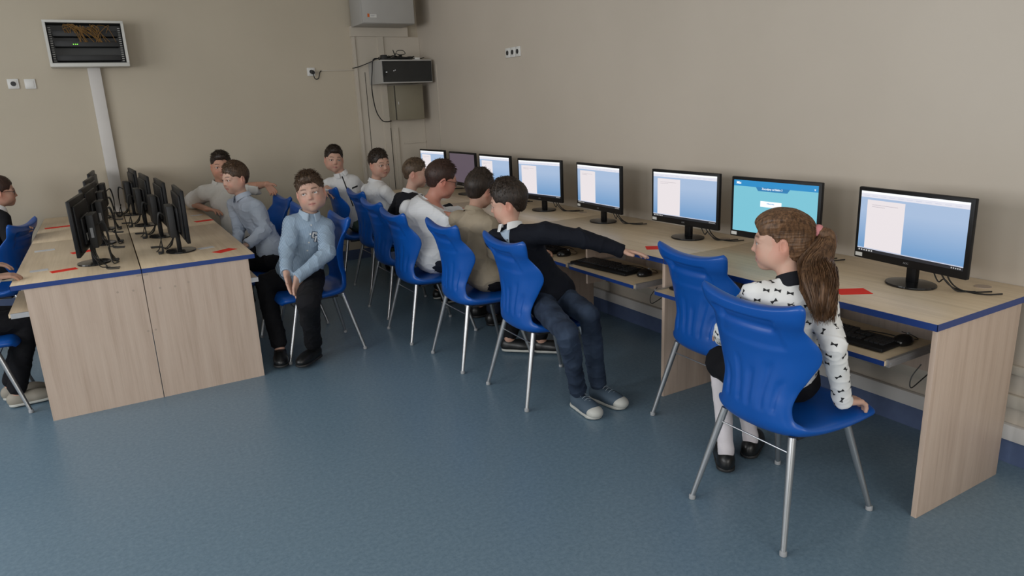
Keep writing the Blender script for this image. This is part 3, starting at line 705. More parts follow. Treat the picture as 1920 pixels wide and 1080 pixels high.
MB().box(x0 + .014, x1 - .014, -.28, -.02, .014, .206).build('dark_interior', 'cabinet_dark', t)
MB().box(x0 + .02, x1 - .02, -.32, -.28, .07, .115).build('rack_unit', 'black_matt', t)
g = MB().box(x0 + .012, x1 - .006, y0 - .006, y0, .012, .208).build('glass_door', 'smoked_glass', t)
MB().lathe([(.009, 0), (.009, .008)], (x0 + .05, y0 - .007, .10), 14).lathe([(.005, 0), (.005, .008)], (x0 + .125, y0 - .007, .112), 10).lathe([(.004, 0), (.004, .008)], (x0 + .14, y0 - .007, .118), 10).build('lock', 'steel', t)
t = thing('fuse_box', 'beige metal box with a door, under the smoked glass cabinet', 'cabinet', (2.815, 7.09, 1.42))
MB().box(-.155, .155, -.185, 0, 0, .338, 0, .002).build('box_body', 'cabinet_beige', t)
MB().box(-.140, .158, -.200, -.187, -.002, .340, 0, .003).box(-.15, -.143, -.188, -.184, .0, .338, 1).build('door', ['cabinet_beige', 'dark_gap'], t)
MB().box(-.120, -.112, -.204, -.199, .15, .18, 0, .001).build('latch', 'steel', t)
b = MB(); rn = random.Random(3); zc = 1.997
for i in range(16):
    cx, cy = 2.72 + rn.uniform(-.10, .10), 6.88 + rn.uniform(-.05, .08); r = rn.uniform(.035, .09); p0 = rn.uniform(0, 6.28); hz = rn.uniform(.008, .045)
    b.curve([(cx + r * math.cos(p0 + a), cy + .7 * r * math.sin(p0 + a), zc + .006 + hz * abs(math.sin(a * .9 + i))) for a in np.linspace(0, 5.6, 9)], .0042, 6)
b.curve([(2.68, 6.85, 2.03), (2.71, 6.85, 2.085), (2.78, 6.87, 2.09), (2.80, 6.87, 2.06), (2.74, 6.86, 2.05), (2.70, 6.86, 2.06)], .0035, 6)
b.curve([(2.69, 6.87, 2.04), (2.67, 6.86, 2.095), (2.69, 6.86, 2.05)], .0035, 6); b.box(2.53, 2.585, 6.80, 6.86, zc, zc + .05, 1, .006); b.box(2.62, 2.84, 6.82, 6.95, zc, zc + .022, 1, .008)
tag(b.build('cable_coil', ['cable_black', 'black_matt']), 'tangled heap of black cables on top of the smoked glass cabinet', 'cables')
b = MB(); b.curve([(2.60, 6.84, 2.012), (2.50, 6.86, 2.012), (2.465, 6.95, 1.99), (2.38, 7.04, 1.955), (2.32, 7.10, 1.94)], .0045, 6)
b.curve([(2.56, 6.88, 2.01), (2.475, 6.90, 2.01), (2.462, 6.93, 1.90), (2.455, 6.96, 1.75), (2.475, 7.0, 1.62), (2.51, 7.03, 1.50), (2.56, 7.03, 1.42), (2.61, 7.03, 1.405), (2.67, 7.06, 1.41)], .0055, 8)
b.curve([(2.62, 6.80, 2.01), (2.85, 6.80, 2.012), (2.93, 6.82, 2.01), (2.99, 6.84, 2.02)], .004, 6)
tag(b.build('hanging_cable', 'cable_black'), 'black cable running off the cabinet top and hanging down beside it', 'cable')
tag(MB().box(2.87, 2.92, 6.78, 6.83, 1.996, 2.018, 0, .003).build('cable_clip', 'socket_white'), 'small white connector lying on the smoked glass cabinet', 'connector')

# ---------------------------------------------------------------- people
def head_sdf(s, c, M, k=1., h=.003):
    """skull, face, ears; head frame x right, y forward, z up, total height .21*k, origin at eye level"""
    def T(x, y, z): return c + M @ (np.array([x, y, z]) * k)
    def E(x, y, z, rx, ry, rz, kk=.012, op=1, rot=None):
        s.ell(T(x, y, z), np.array([rx, ry, rz]) * k, M if rot is None else M @ rot, kk * k, op)
    E(0, -.014, .028, .0725, .088, .078, .01)
    E(0, .012, -.012, .063, .070, .074, .02)
    E(0, .020, -.048, .053, .054, .050, .03)
    E(0, .055, -.081, .020, .020, .019, .024)
    for q in (1, -1):
        E(q * .030, .046, -.040, .028, .030, .034, .02)
        s.cone(T(q * .014, .075, .017), T(q * .044, .062, .016), .0085 * k, .007 * k, .016 * k)
        E(q * .031, .0655, -.002, .0165, .0155, .0145, .008)                    # lids
        E(q * .031, .083, -.0025, .0145, .013, .0049, .0025, -1)             # almond opening
        s.cone(T(q * .044, .020, -.058), T(q * .056, -.008, -.032), .019 * k, .017 * k, .03 * k)
        Re = frame(q * -27, -8, 0)
        E(q * .073, -.014, -.010, .0075, .0175, .0285, .005, 1, Re)
        E(q * .069, -.004, -.030, .0065, .009, .011, .005, 1, Re)
        E(q * .0815, -.009, -.006, .0060, .0105, .0175, .003, -1, Re)
    s.cone(T(0, .077, .006), T(0, .087, -.024), .006 * k, .0085 * k, .014 * k)
    E(0, .0905, -.0275, .0082, .008, .0072, .006)
    for q in (1, -1): E(q * .0095, .083, -.031, .006, .0075, .0055, .004)
    for q in (1, -1): E(q * .005, .089, -.037, .0026, .0038, .0022, .002, -1)
    s.cone(T(-.018, .0715, -.0565), T(0, .0785, -.0545), .004 * k, .005 * k, .006 * k); s.cone(T(0, .0785, -.0545), T(.018, .0715, -.0565), .005 * k, .004 * k, .006 * k)
    s.cone(T(-.015, .071, -.0655), T(0, .0765, -.0662), .0045 * k, .0056 * k, .006 * k); s.cone(T(0, .0765, -.0662), T(.015, .071, -.0655), .0056 * k, .0045 * k, .006 * k)
    s.cone(T(-.018, .078, -.0605), T(.018, .078, -.0605), .0014 * k, .0014 * k, .0025 * k, -1)

def head_tone(P, c, M, k, skin, brow, lips=(.50, .20, .17)):
    L = ((P - c) @ M) / k; col = np.tile(np.array(skin, float), (len(P), 1))
    def mix(w, t):
        nonlocal col; w = np.clip(w, 0, 1)[:, None]; col = col * (1 - w) + np.array(t, float) * w
    x, y, z = np.abs(L[:, 0]), L[:, 1], L[:, 2]; face = y > .03
    g = lambda a, s: np.exp(-(a / s) ** 2)
    red = np.array(skin) * np.array([1.04, .72, .68])
    mix(.55 * g(np.hypot(x - .040, z + .036), .019) * face, red)
    mix(.5 * g(np.hypot(x, z + .028), .012) * (y > .085), red)
    mix(.7 * (x > .066) * g(np.hypot(y + .012, z + .012), .05), red)
    lz = -.0605 + .0045 * (1 - (x / .02) ** 2)
    mix(.9 * g((z + .0610) / np.maximum(.0085 * (1 - (x / .024) ** 2), 1e-4), 1.) * (x < .023) * (y > .055), lips)
    mix(.8 * g(z + .0608, .0013) * (x < .018) * (y > .055), (.16, .05, .045))
    bz = .0195 + .004 * np.cos((x - .03) / .018 * 1.4)
    mix(.9 * g(z - bz, .0035) * np.clip((x - .011) / .004, 0, 1) * np.clip((.050 - x) / .008, 0, 1) * (y > .04), brow)
    ex = (x - .031) / .017; mix(.75 * g(np.abs(np.hypot(ex, (z + .0022) / .0095) - .88), .16) * (z > -.004) * (y > .05), np.array(brow) * .6)
    mix(.35 * g(np.hypot(ex, (z + .008) / .012), .8) * (y > .05), np.array(skin) * np.array([.8, .6, .58]))
    return col

def hand_sdf(s, w, d, n, thumb, sc=.85, curl=(18, 18, 22, 26), spread=4, thumb_out=.75):
    """w wrist, d direction of the palm, n palm normal, thumb +-1 picks the thumb side"""
    d = nrm(d); n = nrm(n - d * np.dot(n, d)); t = np.cross(d, n) * thumb
    ln = (.064, .070, .064, .050); kn = (.080, .084, .079, .072)
    for i in range(4):
        o = (1.5 - i) * .0185 * sc; K = w + d * kn[i] * sc + t * o
        s.cone(w + t * o * .55, K, .0135 * sc, .0105 * sc, .010 * sc)
        a = math.radians((1.5 - i) * spread); f = d * math.cos(a) + t * math.sin(a); m = n.copy()
        p = K; cu = math.radians(curl[i]); rs = (.0095, .0088, .0082, .0072)
        for j, q in enumerate((.46, .30, .24)):
            c2 = cu * (.9, 1.1, .8)[j]; f, m = f * math.cos(c2) + m * math.sin(c2), m * math.cos(c2) - f * math.sin(c2)
            p2 = p + f * ln[i] * q * sc; s.cone(p, p2, rs[j] * sc, rs[j + 1] * sc, .002); p = p2
    p = w + d * .018 * sc + t * .020 * sc; q = p + (d * .62 + t * thumb_out + n * .22) * .042 * sc
    s.cone(p, q, .0145 * sc, .0110 * sc, .010 * sc); r = q + (d * .9 + t * .35 + n * .15) * .030 * sc
    s.cone(q, r, .0105 * sc, .0085 * sc, .003)

def eye_obj(c, M, k, x, gaze, iris, parent):
    """eyeball with cornea ring faces: white, iris and pupil as materials of one mesh"""
    o = c + M @ (np.array([x, .0655, -.002]) * k); r = .0138 * k
    f = nrm(M @ nrm(V(gaze[0], 1, gaze[1]))); a = nrm(np.cross(f, V(0, 0, 1))); b = np.cross(a, f)
    P, Q, mi = [o + f * r], [], []; nu = 20; rings = [.12, .24, .36, .46, .62, .85, 1.1, 1.4, 1.8]
    for t in rings:
        for i in range(nu):
            u = 2 * math.pi * i / nu; P.append(o + r * (f * math.cos(t) + (a * math.cos(u) + b * math.sin(u)) * math.sin(t)))
    me = bpy.data.meshes.new('eye'); faces = [(0, 1 + i, 1 + (i + 1) % nu) for i in range(nu)]; mi = [2] * nu
    for j in range(len(rings) - 1):
        for i in range(nu):
            q = 1 + j * nu; faces.append((q + i, q + nu + i, q + nu + (i + 1) % nu, q + (i + 1) % nu)); mi.append(2 if j < 1 else (1 if j < 3 else 0))
    me.from_pydata([tuple(p) for p in P], [], faces)
    for m in (M_['sclera'], iris, M_['pupil']): me.materials.append(m)
    for p, m in zip(me.polygons, mi): p.material_index = m; p.use_smooth = True
    e = bpy.data.objects.new('eye', me); C.objects.link(e); e.parent = parent
    return e

def hair_short(c, M, k, mat, parent, top=.014, side=.0045, fringe=.064, seed=1, rough=.0022, nape=-.060, quiff=0, h=.0023, n_str=1000, spike=.13, slen=.85, long=0):
    s = SDF()
    T = lambda x, y, z: c + M @ (np.array([x, y, z]) * k)
    E = lambda x, y, z, a, b, d, kk=.01, op=1: s.ell(T(x, y, z), np.array([a, b, d]) * k, M, kk * k, op)
    E(0, -.015, .028, .0725 + side, .088 + side, .077 + side)
    E(0, -.008, .044 + top * .4, .064, .078, .064 + top * .75, .02)
    if quiff: E(.0, .050, .080, .044, .030, .018 + quiff, .02)
    E(0, -.046, -.026, .045, .038, .044, .02)
    if long: E(0, -.045, -.045, .070, .055, .085, .02)
    # hairline: forehead, temples, round the ears, nape
    E(0, .108, fringe - .075, .062, .064, .077, .010, -1)
    for q in (1, -1): E(q * .030, .098, fringe - .062, .034, .060, .060, .010, -1)
    for q in (1, -1):
        E(q * .085, .042, -.030, .045, .042, .056, .010, -1)
        E(q * .090, -.012, -.018, .030, .025, .034, .006, -1)
        E(q * .080, -.010, -.075, .040, .045, .035, .014, -1)
    s.plane(T(0, -.04, nape), M @ nrm(V(0, .25, -1)), .022)
    E(0, .050, -.085, .08, .085, .08, .014, -1)
    P, Q = s.mesh(h); N = vnormals(P, Q); L = ((P - c) @ M) / k
    az = np.arctan2(L[:, 0], -(L[:, 1] + .02)); up = L[:, 2]
    A = np.stack([az * .9, up * 1.6, np.zeros(len(P))], 1)
    d = wave(A, 26, seed, 9) * .6 + wave(A, 60, seed + 5, 9) * .5 + wave(L, 160, seed + 9) * .5
    tw = np.clip((up - .03) / .07, .25, 1)
    P = P + N * (d * rough * tw * k)[:, None] + (d * rough * .9 * tw * k)[:, None] * (M @ V(0, .4, .9))
    ob = mesh_obj('hair', P, Q, mat, parent)
    rs = np.random.RandomState(seed); w_ = np.clip((up + .04) / .11, .22, 1); pick = rs.choice(len(P), int(n_str), p=w_ / w_.sum()); b = MB()
    for i in pick:
        l = L[i]; t_ = min(max((l[2] - .03) / .06, 0), 1); lift = (.14 + spike * t_) * rs.uniform(.5, 1.3)
        d = nrm(M @ nrm(V(l[0] * 4 + rs.uniform(-.35, .35), .55 * t_ - .25 + rs.uniform(-.3, .3), -.9 * (1 - t_) + .1 * t_)) + N[i] * lift); ln = rs.uniform(.012, .024) * (.45 + .7 * t_) * k * slen
        p0 = P[i] - N[i] * .002; p1 = p0 + d * ln * .55 ; p2 = p0 + d * ln + (N[i] * -.12 + M @ V(0, .1, -.1)) * ln
        b.tube([p0, p1, p2], [.0013, .0010, .0003], 4)
    merge(ob, b.build('strands', mat))
    return ob
def merge(ob, src):
    bm = bmesh.new(); bm.from_mesh(ob.data); bm.from_mesh(src.data); bm.to_mesh(ob.data); bm.free(); bpy.data.objects.remove(src)

def cloth_mesh(name, s, h, mat, parent, fold=.004, f=28, seed=0, sm=1, where=None):
    P, Q = s.mesh(h); P = smooth(P, Q, sm); N = vnormals(P, Q)
    a = wave(P, f, seed); a = np.sign(a) * np.abs(a) ** .8; b = wave(P * np.array([1, 1, .45]), f * 2.1, seed + 3)
    w = 1 if where is None else where(P)
    r1 = (1 - np.abs(wave(P * np.array([1, 1, .8]), f * .9, seed + 11, 4))) ** 3; r2 = (1 - np.abs(wave(P * np.array([1.2, .7, 1.5]), f * 1.7, seed + 17, 4))) ** 4
    P = P + N * (((a * .5 + b * .3 + r1 * 1.5 - .5 + r2 * .9 - .2) * fold) * w)[:, None]
    return mesh_obj(name, P, Q, mat, parent)

def person(spec):
    g = spec.get; k = g('k', 1.); hk = g('hk', k)
    label = g('label'); pel, nb, hc = V(*g('pel')), V(*g('nb')), V(*g('head')); M = frame(*g('face')); h = g('h', .005)
    J = {q: V(*g(q)) for q in ('shL', 'shR', 'elL', 'elR', 'wrL', 'wrR', 'knL', 'knR', 'anL', 'anR')}
    root = thing('person', label, 'person', (pel[0], pel[1], 0)); root_off = V(pel[0], pel[1], 0)
    o0 = root_off
    for q in J: J[q] = J[q] - o0
    pel, nb, hc = pel - o0, nb - o0, hc - o0
    thL, thR = J['knL'] - pel, J['knR'] - pel; f = nrm((thL + thR) * V(1, 1, 0)); up = nrm(nb - pel)
    lat = nrm(np.cross(f, V(0, 0, 1)))                       # toward the right side
    wd = g('w', 1.) * k
    hipR, hipL = pel + lat * .075 * wd, pel - lat * .075 * wd
    slat = nrm(J['shR'] - J['shL']); Mp = axes_from(V(0, 0, 1), lat); Mc = axes_from(up, slat); Mw = axes_from(up, lat + slat)
    bend = Mw[:, 1] * g('bend', -.015); wst = lerp(pel, nb, .36) + bend; cst = lerp(pel, nb, .70) + bend * .7
    feet = []
    for sd in 'LR':
        kn, an = J['kn' + sd], J['an' + sd]; d = V(*g('toe' + sd)) if g('toe' + sd) else f; feet.append((an, nrm(d * V(1, 1, 0))))
    # --- body: one closed surface from head to feet
    s = SDF(); th = g('thick', 1.) * k
    s.ell(pel + V(0, 0, .02), V(.108, .082, .085) * wd, Mp, .01); s.ell(wst, V(.100, .074, .12) * wd, Mw, .05); s.ell(cst, V(.114, .080, .12) * wd, Mc, .05)
    s.cone(J['shL'], J['shR'], .040 * th, .040 * th, .04); s.cone(nb, lerp(nb, hc, .8), .043 * th, .039 * th, .035)
    for sd, hip in (('L', hipL), ('R', hipR)):
        s.cone(J['sh' + sd], J['el' + sd], .037 * th, .029 * th, .012); s.cone(J['el' + sd], J['wr' + sd], .029 * th, .020 * th, .004)
        rl = th * g('leg', 1.); s.cone(hip, J['kn' + sd], .058 * rl, .046 * rl, .02); s.cone(J['kn' + sd], J['an' + sd], .046 * rl, .028 * rl, .004)
    for (an, d) in feet: s.cone(an - V(0, 0, .02) * k, an + d * .10 * k - V(0, 0, .045) * k, .026 * k, .018 * k, .02)
    head_sdf(s, hc, M, hk)
    for sd in 'LR':
        hd = g('hand' + sd)
        if hd: hand_sdf(s, J['wr' + sd], V(*hd['d']), V(*hd['n']), 1 if hd.get('t', 1) > 0 else -1, hd.get('s', .85 * k), hd.get('c', (18, 18, 22, 26)), hd.get('sp', 4), hd.get('to', .75))
    P, Q = s.mesh(h); skin = g('skin', (.53, .32, .235)); hand_red = np.array(skin) * V(1, .93, .9)
    col = np.tile(np.array(skin), (len(P), 1)); nearh = np.linalg.norm(P - hc, axis=1) < .15 * hk
    col[nearh] = head_tone(P[nearh], hc, M, hk, skin, g('brow', (.06, .035, .022)))
    if g('no_below'):
        pass
    body = mesh_obj('body', P, Q, M_['skin'], root, col)
    for q in (1, -1): eye_obj(hc, M, hk, q * .031, g('gaze', (0, 0)), M_[g('iris', 'iris_brown')], body)
    hs = g('hair', {}); 
    if hs is not None: hair_short(hc, M, hk, M_[hs.get('mat', 'hair_dark')], root, **{a: b for a, b in hs.items() if a != 'mat'})
    # --- trousers
    tr = SDF(); lf = .012 * k
    tr.ell(pel + V(0, 0, .025), V(.128, .104, .108) * wd, Mp, .01)
    for sd, hip in (('L', hipL), ('R', hipR)):
        kn, an = J['kn' + sd], J['an' + sd]; r = g('leg', 1.) * th; e = lerp(kn, an, g('cuff', .93))
        if g('legwear') == 'skirt': tr.cone(hip, lerp(hip, kn, .92), .082 * th, .078 * th, .04)
        else: tr.cone(hip, kn, .080 * r, .060 * r, .02).cone(kn, lerp(kn, an, .45), .060 * r, .053 * r, .004).cone(lerp(kn, an, .45), e, .053 * r, .047 * r, .004)
    cloth_mesh('skirt' if g('legwear') == 'skirt' else 'trousers', tr, max(h, .005), M_[g('trou', 'trousers_black')], root, .0038, 30, 3)
    if g('legwear') == 'skirt':
        for sd, hip in (('L', hipL), ('R', hipR)):
            tg = SDF(); tg.cone(lerp(hip, J['kn' + sd], .7), J['kn' + sd], .056 * th, .050 * th, .02).cone(J['kn' + sd], J['an' + sd], .049 * th, .032 * th, .02).cone(J['an' + sd] + V(0, 0, .01), J['an' + sd] - V(0, 0, .035), .031 * th, .029 * th, .02)
            cloth_mesh('tights_leg', tg, .005, M_['tights_white'], root, .0008, 60, 5)
    # --- upper garment
    sh = SDF(); a = g('loose', .014) * k; top = g('top', 'shirt_white')
    sh.ell(pel + V(0, 0, .045), (V(.122, .098, .100) + a) * wd, Mp, .01); sh.ell(wst, (V(.104, .080, .12) + a) * wd, Mw, .05); sh.ell(cst, (V(.113, .082, .120) + a) * wd, Mc, .05)
    sh.cone(J['shL'], J['shR'], .040 * th + a, .040 * th + a, .04); sh.cone(nb - up * .02, nb + nrm(hc - nb) * .012, .052 * th, .047 * th, .03)
    for sd in 'LR':
        S_, E_, W_ = J['sh' + sd], J['el' + sd], J['wr' + sd]
        if g('short'):
            E2 = lerp(S_, E_, .80); sh.cone(S_, E2, .040 * th + a, .046 * th + a, .012)
        else:
            sh.cone(S_, E_, .038 * th + a * .9, .033 * th + a * .75, .012); sh.cone(E_, lerp(E_, W_, .90), .033 * th + a * .75, .025 * th + a * .5, .003)
            sh.cone(lerp(E_, W_, .86), lerp(E_, W_, 1.0), .0285 * th + a * .4, .0285 * th + a * .4, .004)
    if not g('short'):
        for sd in 'LR': d_ = nrm(J['wr' + sd] - J['el' + sd]); sh.cone(J['wr' + sd] + d_ * (.005 + .05), J['wr' + sd] + d_ * .09, .050, .050, .005, -1)
    else:
        for sd in 'LR': d_ = nrm(J['el' + sd] - J['sh' + sd]); e_ = lerp(J['sh' + sd], J['el' + sd], .84); sh.cone(e_ + d_ * .085, e_ + d_ * .10, .082, .082, .006, -1)
    sh.plane(nb + (nrm(hc - nb)) * .022 * k, nrm(hc - nb), .004)
    for sd in 'LR':
        if not g('short'): sh.plane if False else None
    if g('hem'): sh.ell(pel + V(0, 0, .015), V(.152, .128, .105) * wd, Mp, .03)
    js = [J['elL'], J['elR'], wst]
    def wh(P_): return .55 + .8 * sum(np.exp(-((np.linalg.norm(P_ - j, axis=1)) / .085) ** 2) for j in js)
    shirt = cloth_mesh(g('topname', 'shirt'), sh, max(h * .9, .004), M_[top], root, g('fold', .0042), g('ff', 30), g('seed', 1), 2, wh)
    # --- collar
    if g('collar', 'shirt') == 'shirt':
        cn = nrm(hc - nb); F_ = Mc[:, 1]; F_ = nrm(F_ - cn * (F_ @ cn)); R_ = np.cross(F_, cn); b = MB(); n = 40; rr = .052 * th; vs_, fs = [], []
        base = nb + cn * .006 * k
        for i in range(n + 1):
            u = math.radians(14 + 332 * i / n); dirv = F_ * math.cos(u) + R_ * math.sin(u); fr = .5 + .5 * math.cos(u)
            tip = fr ** 6
            ht = .025 * k
            c0 = base + dirv * (rr * .98 + .004); c1 = c0 + cn * (ht - .010 * k * tip) - dirv * .003; c2 = c1 + dirv * .007; c3 = base + dirv * (rr + .014 + .016 * tip * k) - cn * (.006 + .022 * tip) * k
            c4 = c3 - dirv * .003 + cn * .001
            vs_ += [c0, c1, c2, c3, c4]
        for i in range(n):
            for j in range(4): fs.append((i * 5 + j, i * 5 + j + 1, (i + 1) * 5 + j + 1, (i + 1) * 5 + j))
        b.add(vs_, fs, 0, True); co = b.build('collar', g('colmat', top), root); so = co.modifiers.new('s', 'SOLIDIFY'); so.thickness = .0022; so.offset = 0
    elif g('collar') == 'band':
        cn = nrm(hc - nb); sdf = SDF(); sdf.cone(nb - cn * .006, nb + cn * .020, .058 * th, .050 * th, .002); sdf.plane(nb + cn * .030, cn, .003); sdf.plane(nb - cn * .02, -cn, .003)
        P, Q = sdf.mesh(.004); mesh_obj('collar', P, Q, M_[g('colmat', 'trousers_black')], root)
    # --- shoes
    for i, (an, d) in enumerate(feet):
        sd = 'LR'[i]; R_ = V(d[1], -d[0], 0); Mf = np.stack([R_, d, V(0, 0, 1)], 1); z0 = an[2] - .078 * k; g0 = V(an[0], an[1], z0); q = SDF(); fk = k * g('foot', 1.)
        q.ell(g0 + d * .105 * fk + V(0, 0, .030) * k, V(.042, .070, .034) * fk, Mf, .01); q.ell(g0 - d * .012 * fk + V(0, 0, .036) * k, V(.034, .045, .045) * fk, Mf, .03); q.ell(g0 + d * .05 * fk + V(0, 0, .034) * k, V(.036, .075, .038) * fk, Mf, .03)
        q.plane(g0 + V(0, 0, .012), V(0, 0, -1), .002); P, Q = q.mesh(.004)
        so_ = mesh_obj('shoe', P, Q, M_[g('shoe', 'shoe_black')], root)
        q = SDF(); q.cone(g0 - d * .012 * fk + V(0, 0, .009), g0 + d * .125 * fk + V(0, 0, .009), .0385 * fk, .044 * fk, .002); q.plane(g0 + V(0, 0, .016), V(0, 0, 1), .003); q.plane(g0 + V(0, 0, .0005), V(0, 0, -1), .002)
        P, Q = q.mesh(.004); mesh_obj('sole', P, Q, M_[g('sole', 'sole_dark')], so_)
        if g('laces'):
            b = MB()
            b2 = SDF(); b2.ell(g0 + d * .135 * fk + V(0, 0, .026) * k, V(.041, .046, .032) * fk, Mf, .002); b2.plane(g0 + V(0, 0, .012), V(0, 0, -1), .002); b2.plane(g0 + d * .122 * fk, -d, .006); P, Q = b2.mesh(.004); mesh_obj('toe_cap', P, Q, M_['sole_white'], so_)
            for j in range(4):
                c_ = g0 + d * (.045 + .018 * j) * fk + V(0, 0, .082 - .005 * j) * k
                b.curve([c_ - R_ * .022 - V(0, 0, .006), c_ + V(0, 0, .003), c_ + R_ * .022 - V(0, 0, .006)], .0022, 6)
            b.build('laces', 'lace', so_)
    return dict(root=root, body=body, shirt=shirt, J=J, hc=hc, M=M, pel=pel, nb=nb, Mc=Mc, hk=hk, k=k, wst=wst, cst=cst, o=o0)

# ---------------------------------------------------------------- clothes
fabric('shirt_white', (.80, .80, .79), (.74, .74, .74)); fabric('shirt_cream', (.66, .64, .59), (.60, .58, .54))
fabric('shirt_check', (.80, .80, .80), (.76, .76, .77), ((.745, .75, .765), 'Z', 30))
fabric('shirt_pale_blue', (.50, .56, .66), (.45, .52, .62)); fabric('shirt_grey', (.50, .51, .49), (.44, .45, .43))
fabric('shirt_stripe', (.40, .50, .60), (.36, .46, .56), ((.24, .33, .45), 'X', 46)); fabric('collar_light', (.42, .52, .62), (.36, .45, .55))
fabric('jacket_beige', (.40, .33, .24), (.34, .28, .20)); fabric('sweater_navy', (.006, .008, .014), (.004, .005, .010)); fabric('vest_black', (.012, .013, .018)); fabric('cardigan_black', (.010, .010, .013))
fabric('trousers_black', (.008, .008, .010), (.005, .005, .007)); fabric('trousers_navy', (.012, .016, .030)); fabric('trousers_grey', (.028, .028, .030))
m = fabric('jeans', (.040, .060, .100), (.010, .017, .034)); fabric('tights_white', (.74, .69, .71)); fabric('blouse_white', (.82, .82, .80), (.77, .77, .76)); mat('bow_black', (.012, .012, .014), .7)
fabric('shirt_green', (.10, .14, .10)); mat('shoe_black', (.010, .010, .010), .35); mat('shoe_denim', (.055, .085, .12), .7); mat('shoe_beige', (.30, .27, .22), .6); mat('sole_white', (.50, .50, .46), .5); mat('sole_dark', (.02, .02, .02), .5); mat('lace', (.20, .24, .28), .7); mat('button', (.7, .7, .68), .3); mat('button_dark', (.05, .06, .09), .3)
mat('scrunchie_pink', (.65, .25, .26), .7); mat('glasses_black', (.01, .01, .01), .25); mat('emblem_navy', (.02, .03, .06), .6); mat('emblem_white', (.62, .62, .62), .6); mat('placket_black', (.008, .008, .010), .6); mat('watch', (.015, .015, .016), .3)
def on_surface(ob, p, d):
    """first hit on a garment looking along d from p (garment coordinates)"""
    ok, q, n, _ = ob.ray_cast(Vector(p), Vector(d)); return (np.array(q), np.array(n)) if ok else (np.array(p), -np.array(d))
def buttons(R, n, mat_, t0=.15, t1=.9, side=.0):
    b = MB(); F_ = R['Mc'][:, 1]; X_ = R['Mc'][:, 0]
    for i in range(n):
        c_ = lerp(R['nb'], R['pel'], t0 + (t1 - t0) * i / max(n - 1, 1)) + X_ * side; q, nn = on_surface(R['shirt'], c_ + F_ * .17, -F_)
        b.tube([q, q + nn * .0025], .0052, 10)
    b.build('buttons', mat_, R['shirt'])
def placket(R, mat_, w_=.012, t0=.06, t1=.9, th=.0016, nm='placket'):
    F_ = R['Mc'][:, 1]; X_ = R['Mc'][:, 0]; b = MB(); vs_ = []
    for i in range(25):
        c_ = lerp(R['nb'], R['pel'], t0 + (t1 - t0) * i / 24)
        for s_ in (-1, 1): q, nn = on_surface(R['shirt'], c_ + X_ * s_ * w_ / 2 + F_ * .4, -F_); vs_.append(q + nn * th)
    b.add(vs_, [(2 * i, 2 * i + 1, 2 * i + 3, 2 * i + 2) for i in range(24)], 0, True); o = b.build(nm, mat_, R['shirt']); mo = o.modifiers.new('s', 'SOLIDIFY'); mo.thickness = .002
def glasses(R, y=.083):
    c, M, k = R['hc'], R['M'], R['hk']; T = lambda x, yy, z: c + M @ (np.array([x, yy, z]) * k); b = MB()
    for q in (1, -1):
        b.curve([T(q * (.031 + .022 * math.cos(a) * (1.0)), y - .010 * abs(math.cos(a)) * .3, -.002 + .0165 * math.sin(a)) for a in np.linspace(0, 2 * math.pi, 13)], .0014, 6)
        b.curve([T(q * .053, y - .003, .004), T(q * .069, y - .02, .006), T(q * .0745, .02, .005), T(q * .077, -.012, .004), T(q * .076, -.028, -.012)], .0016, 6)
    b.curve([T(-.010, y, .004), T(0, y + .004, .008), T(.010, y, .004)], .0014, 6); g_ = b.build('glasses', 'glasses_black', R['root'])
    b = MB()
    for q in (1, -1): b.poly([T(q * (.031 + .0215 * math.cos(a)), y - .002, -.002 + .016 * math.sin(a)) for a in np.linspace(0, 2 * math.pi, 24, endpoint=False)])
    o = b.build('lens', 'lens_glass', g_); mo = o.modifiers.new('s', 'SOLIDIFY'); mo.thickness = .001

# girl on the nearest chair
R = person(dict(label='girl with a wavy brown ponytail, white bow-print blouse and black skirt', k=1.0, hk=1.0, h=.0038, pel=(2.02, 1.575, .505), nb=(1.985, 1.535, .895), head=(2.0007, 1.5999, 1.0274), face=(37, -3, 2),
    shL=(1.895, 1.60, .86), shR=(2.0447, 1.4491, 0.8098), elL=(1.95, 1.79, .66), wrL=(2.06, 1.90, .575), elR=(1.9958, 1.3622, 0.7062), wrR=(2.098, 1.380, .478), knL=(2.075, 1.925, .465), knR=(2.19, 1.93, .465), anL=(2.065, 1.865, .085), anR=(2.235, 1.885, .085), toeL=(.45, .5, 0), toeR=(.5, .3, 0),
    handR=dict(d=(.97, -.02, -.16), n=(0, 0, -1), t=1, c=(26, 28, 30, 32), s=.95, sp=8), handL=dict(d=(.5, .6, -.1), n=(0, 0, -1), t=-1), skin=(.60, .37, .28), brow=(.13, .07, .045), iris='iris_blue',
    hair=None, legwear='skirt', trou='trousers_black', top='blouse_white', topname='blouse', collar='band', colmat='vest_black', thick=.92, w=.90, loose=.016, fold=.0036, gaze=(-.1, 0), seed=4))
G = R
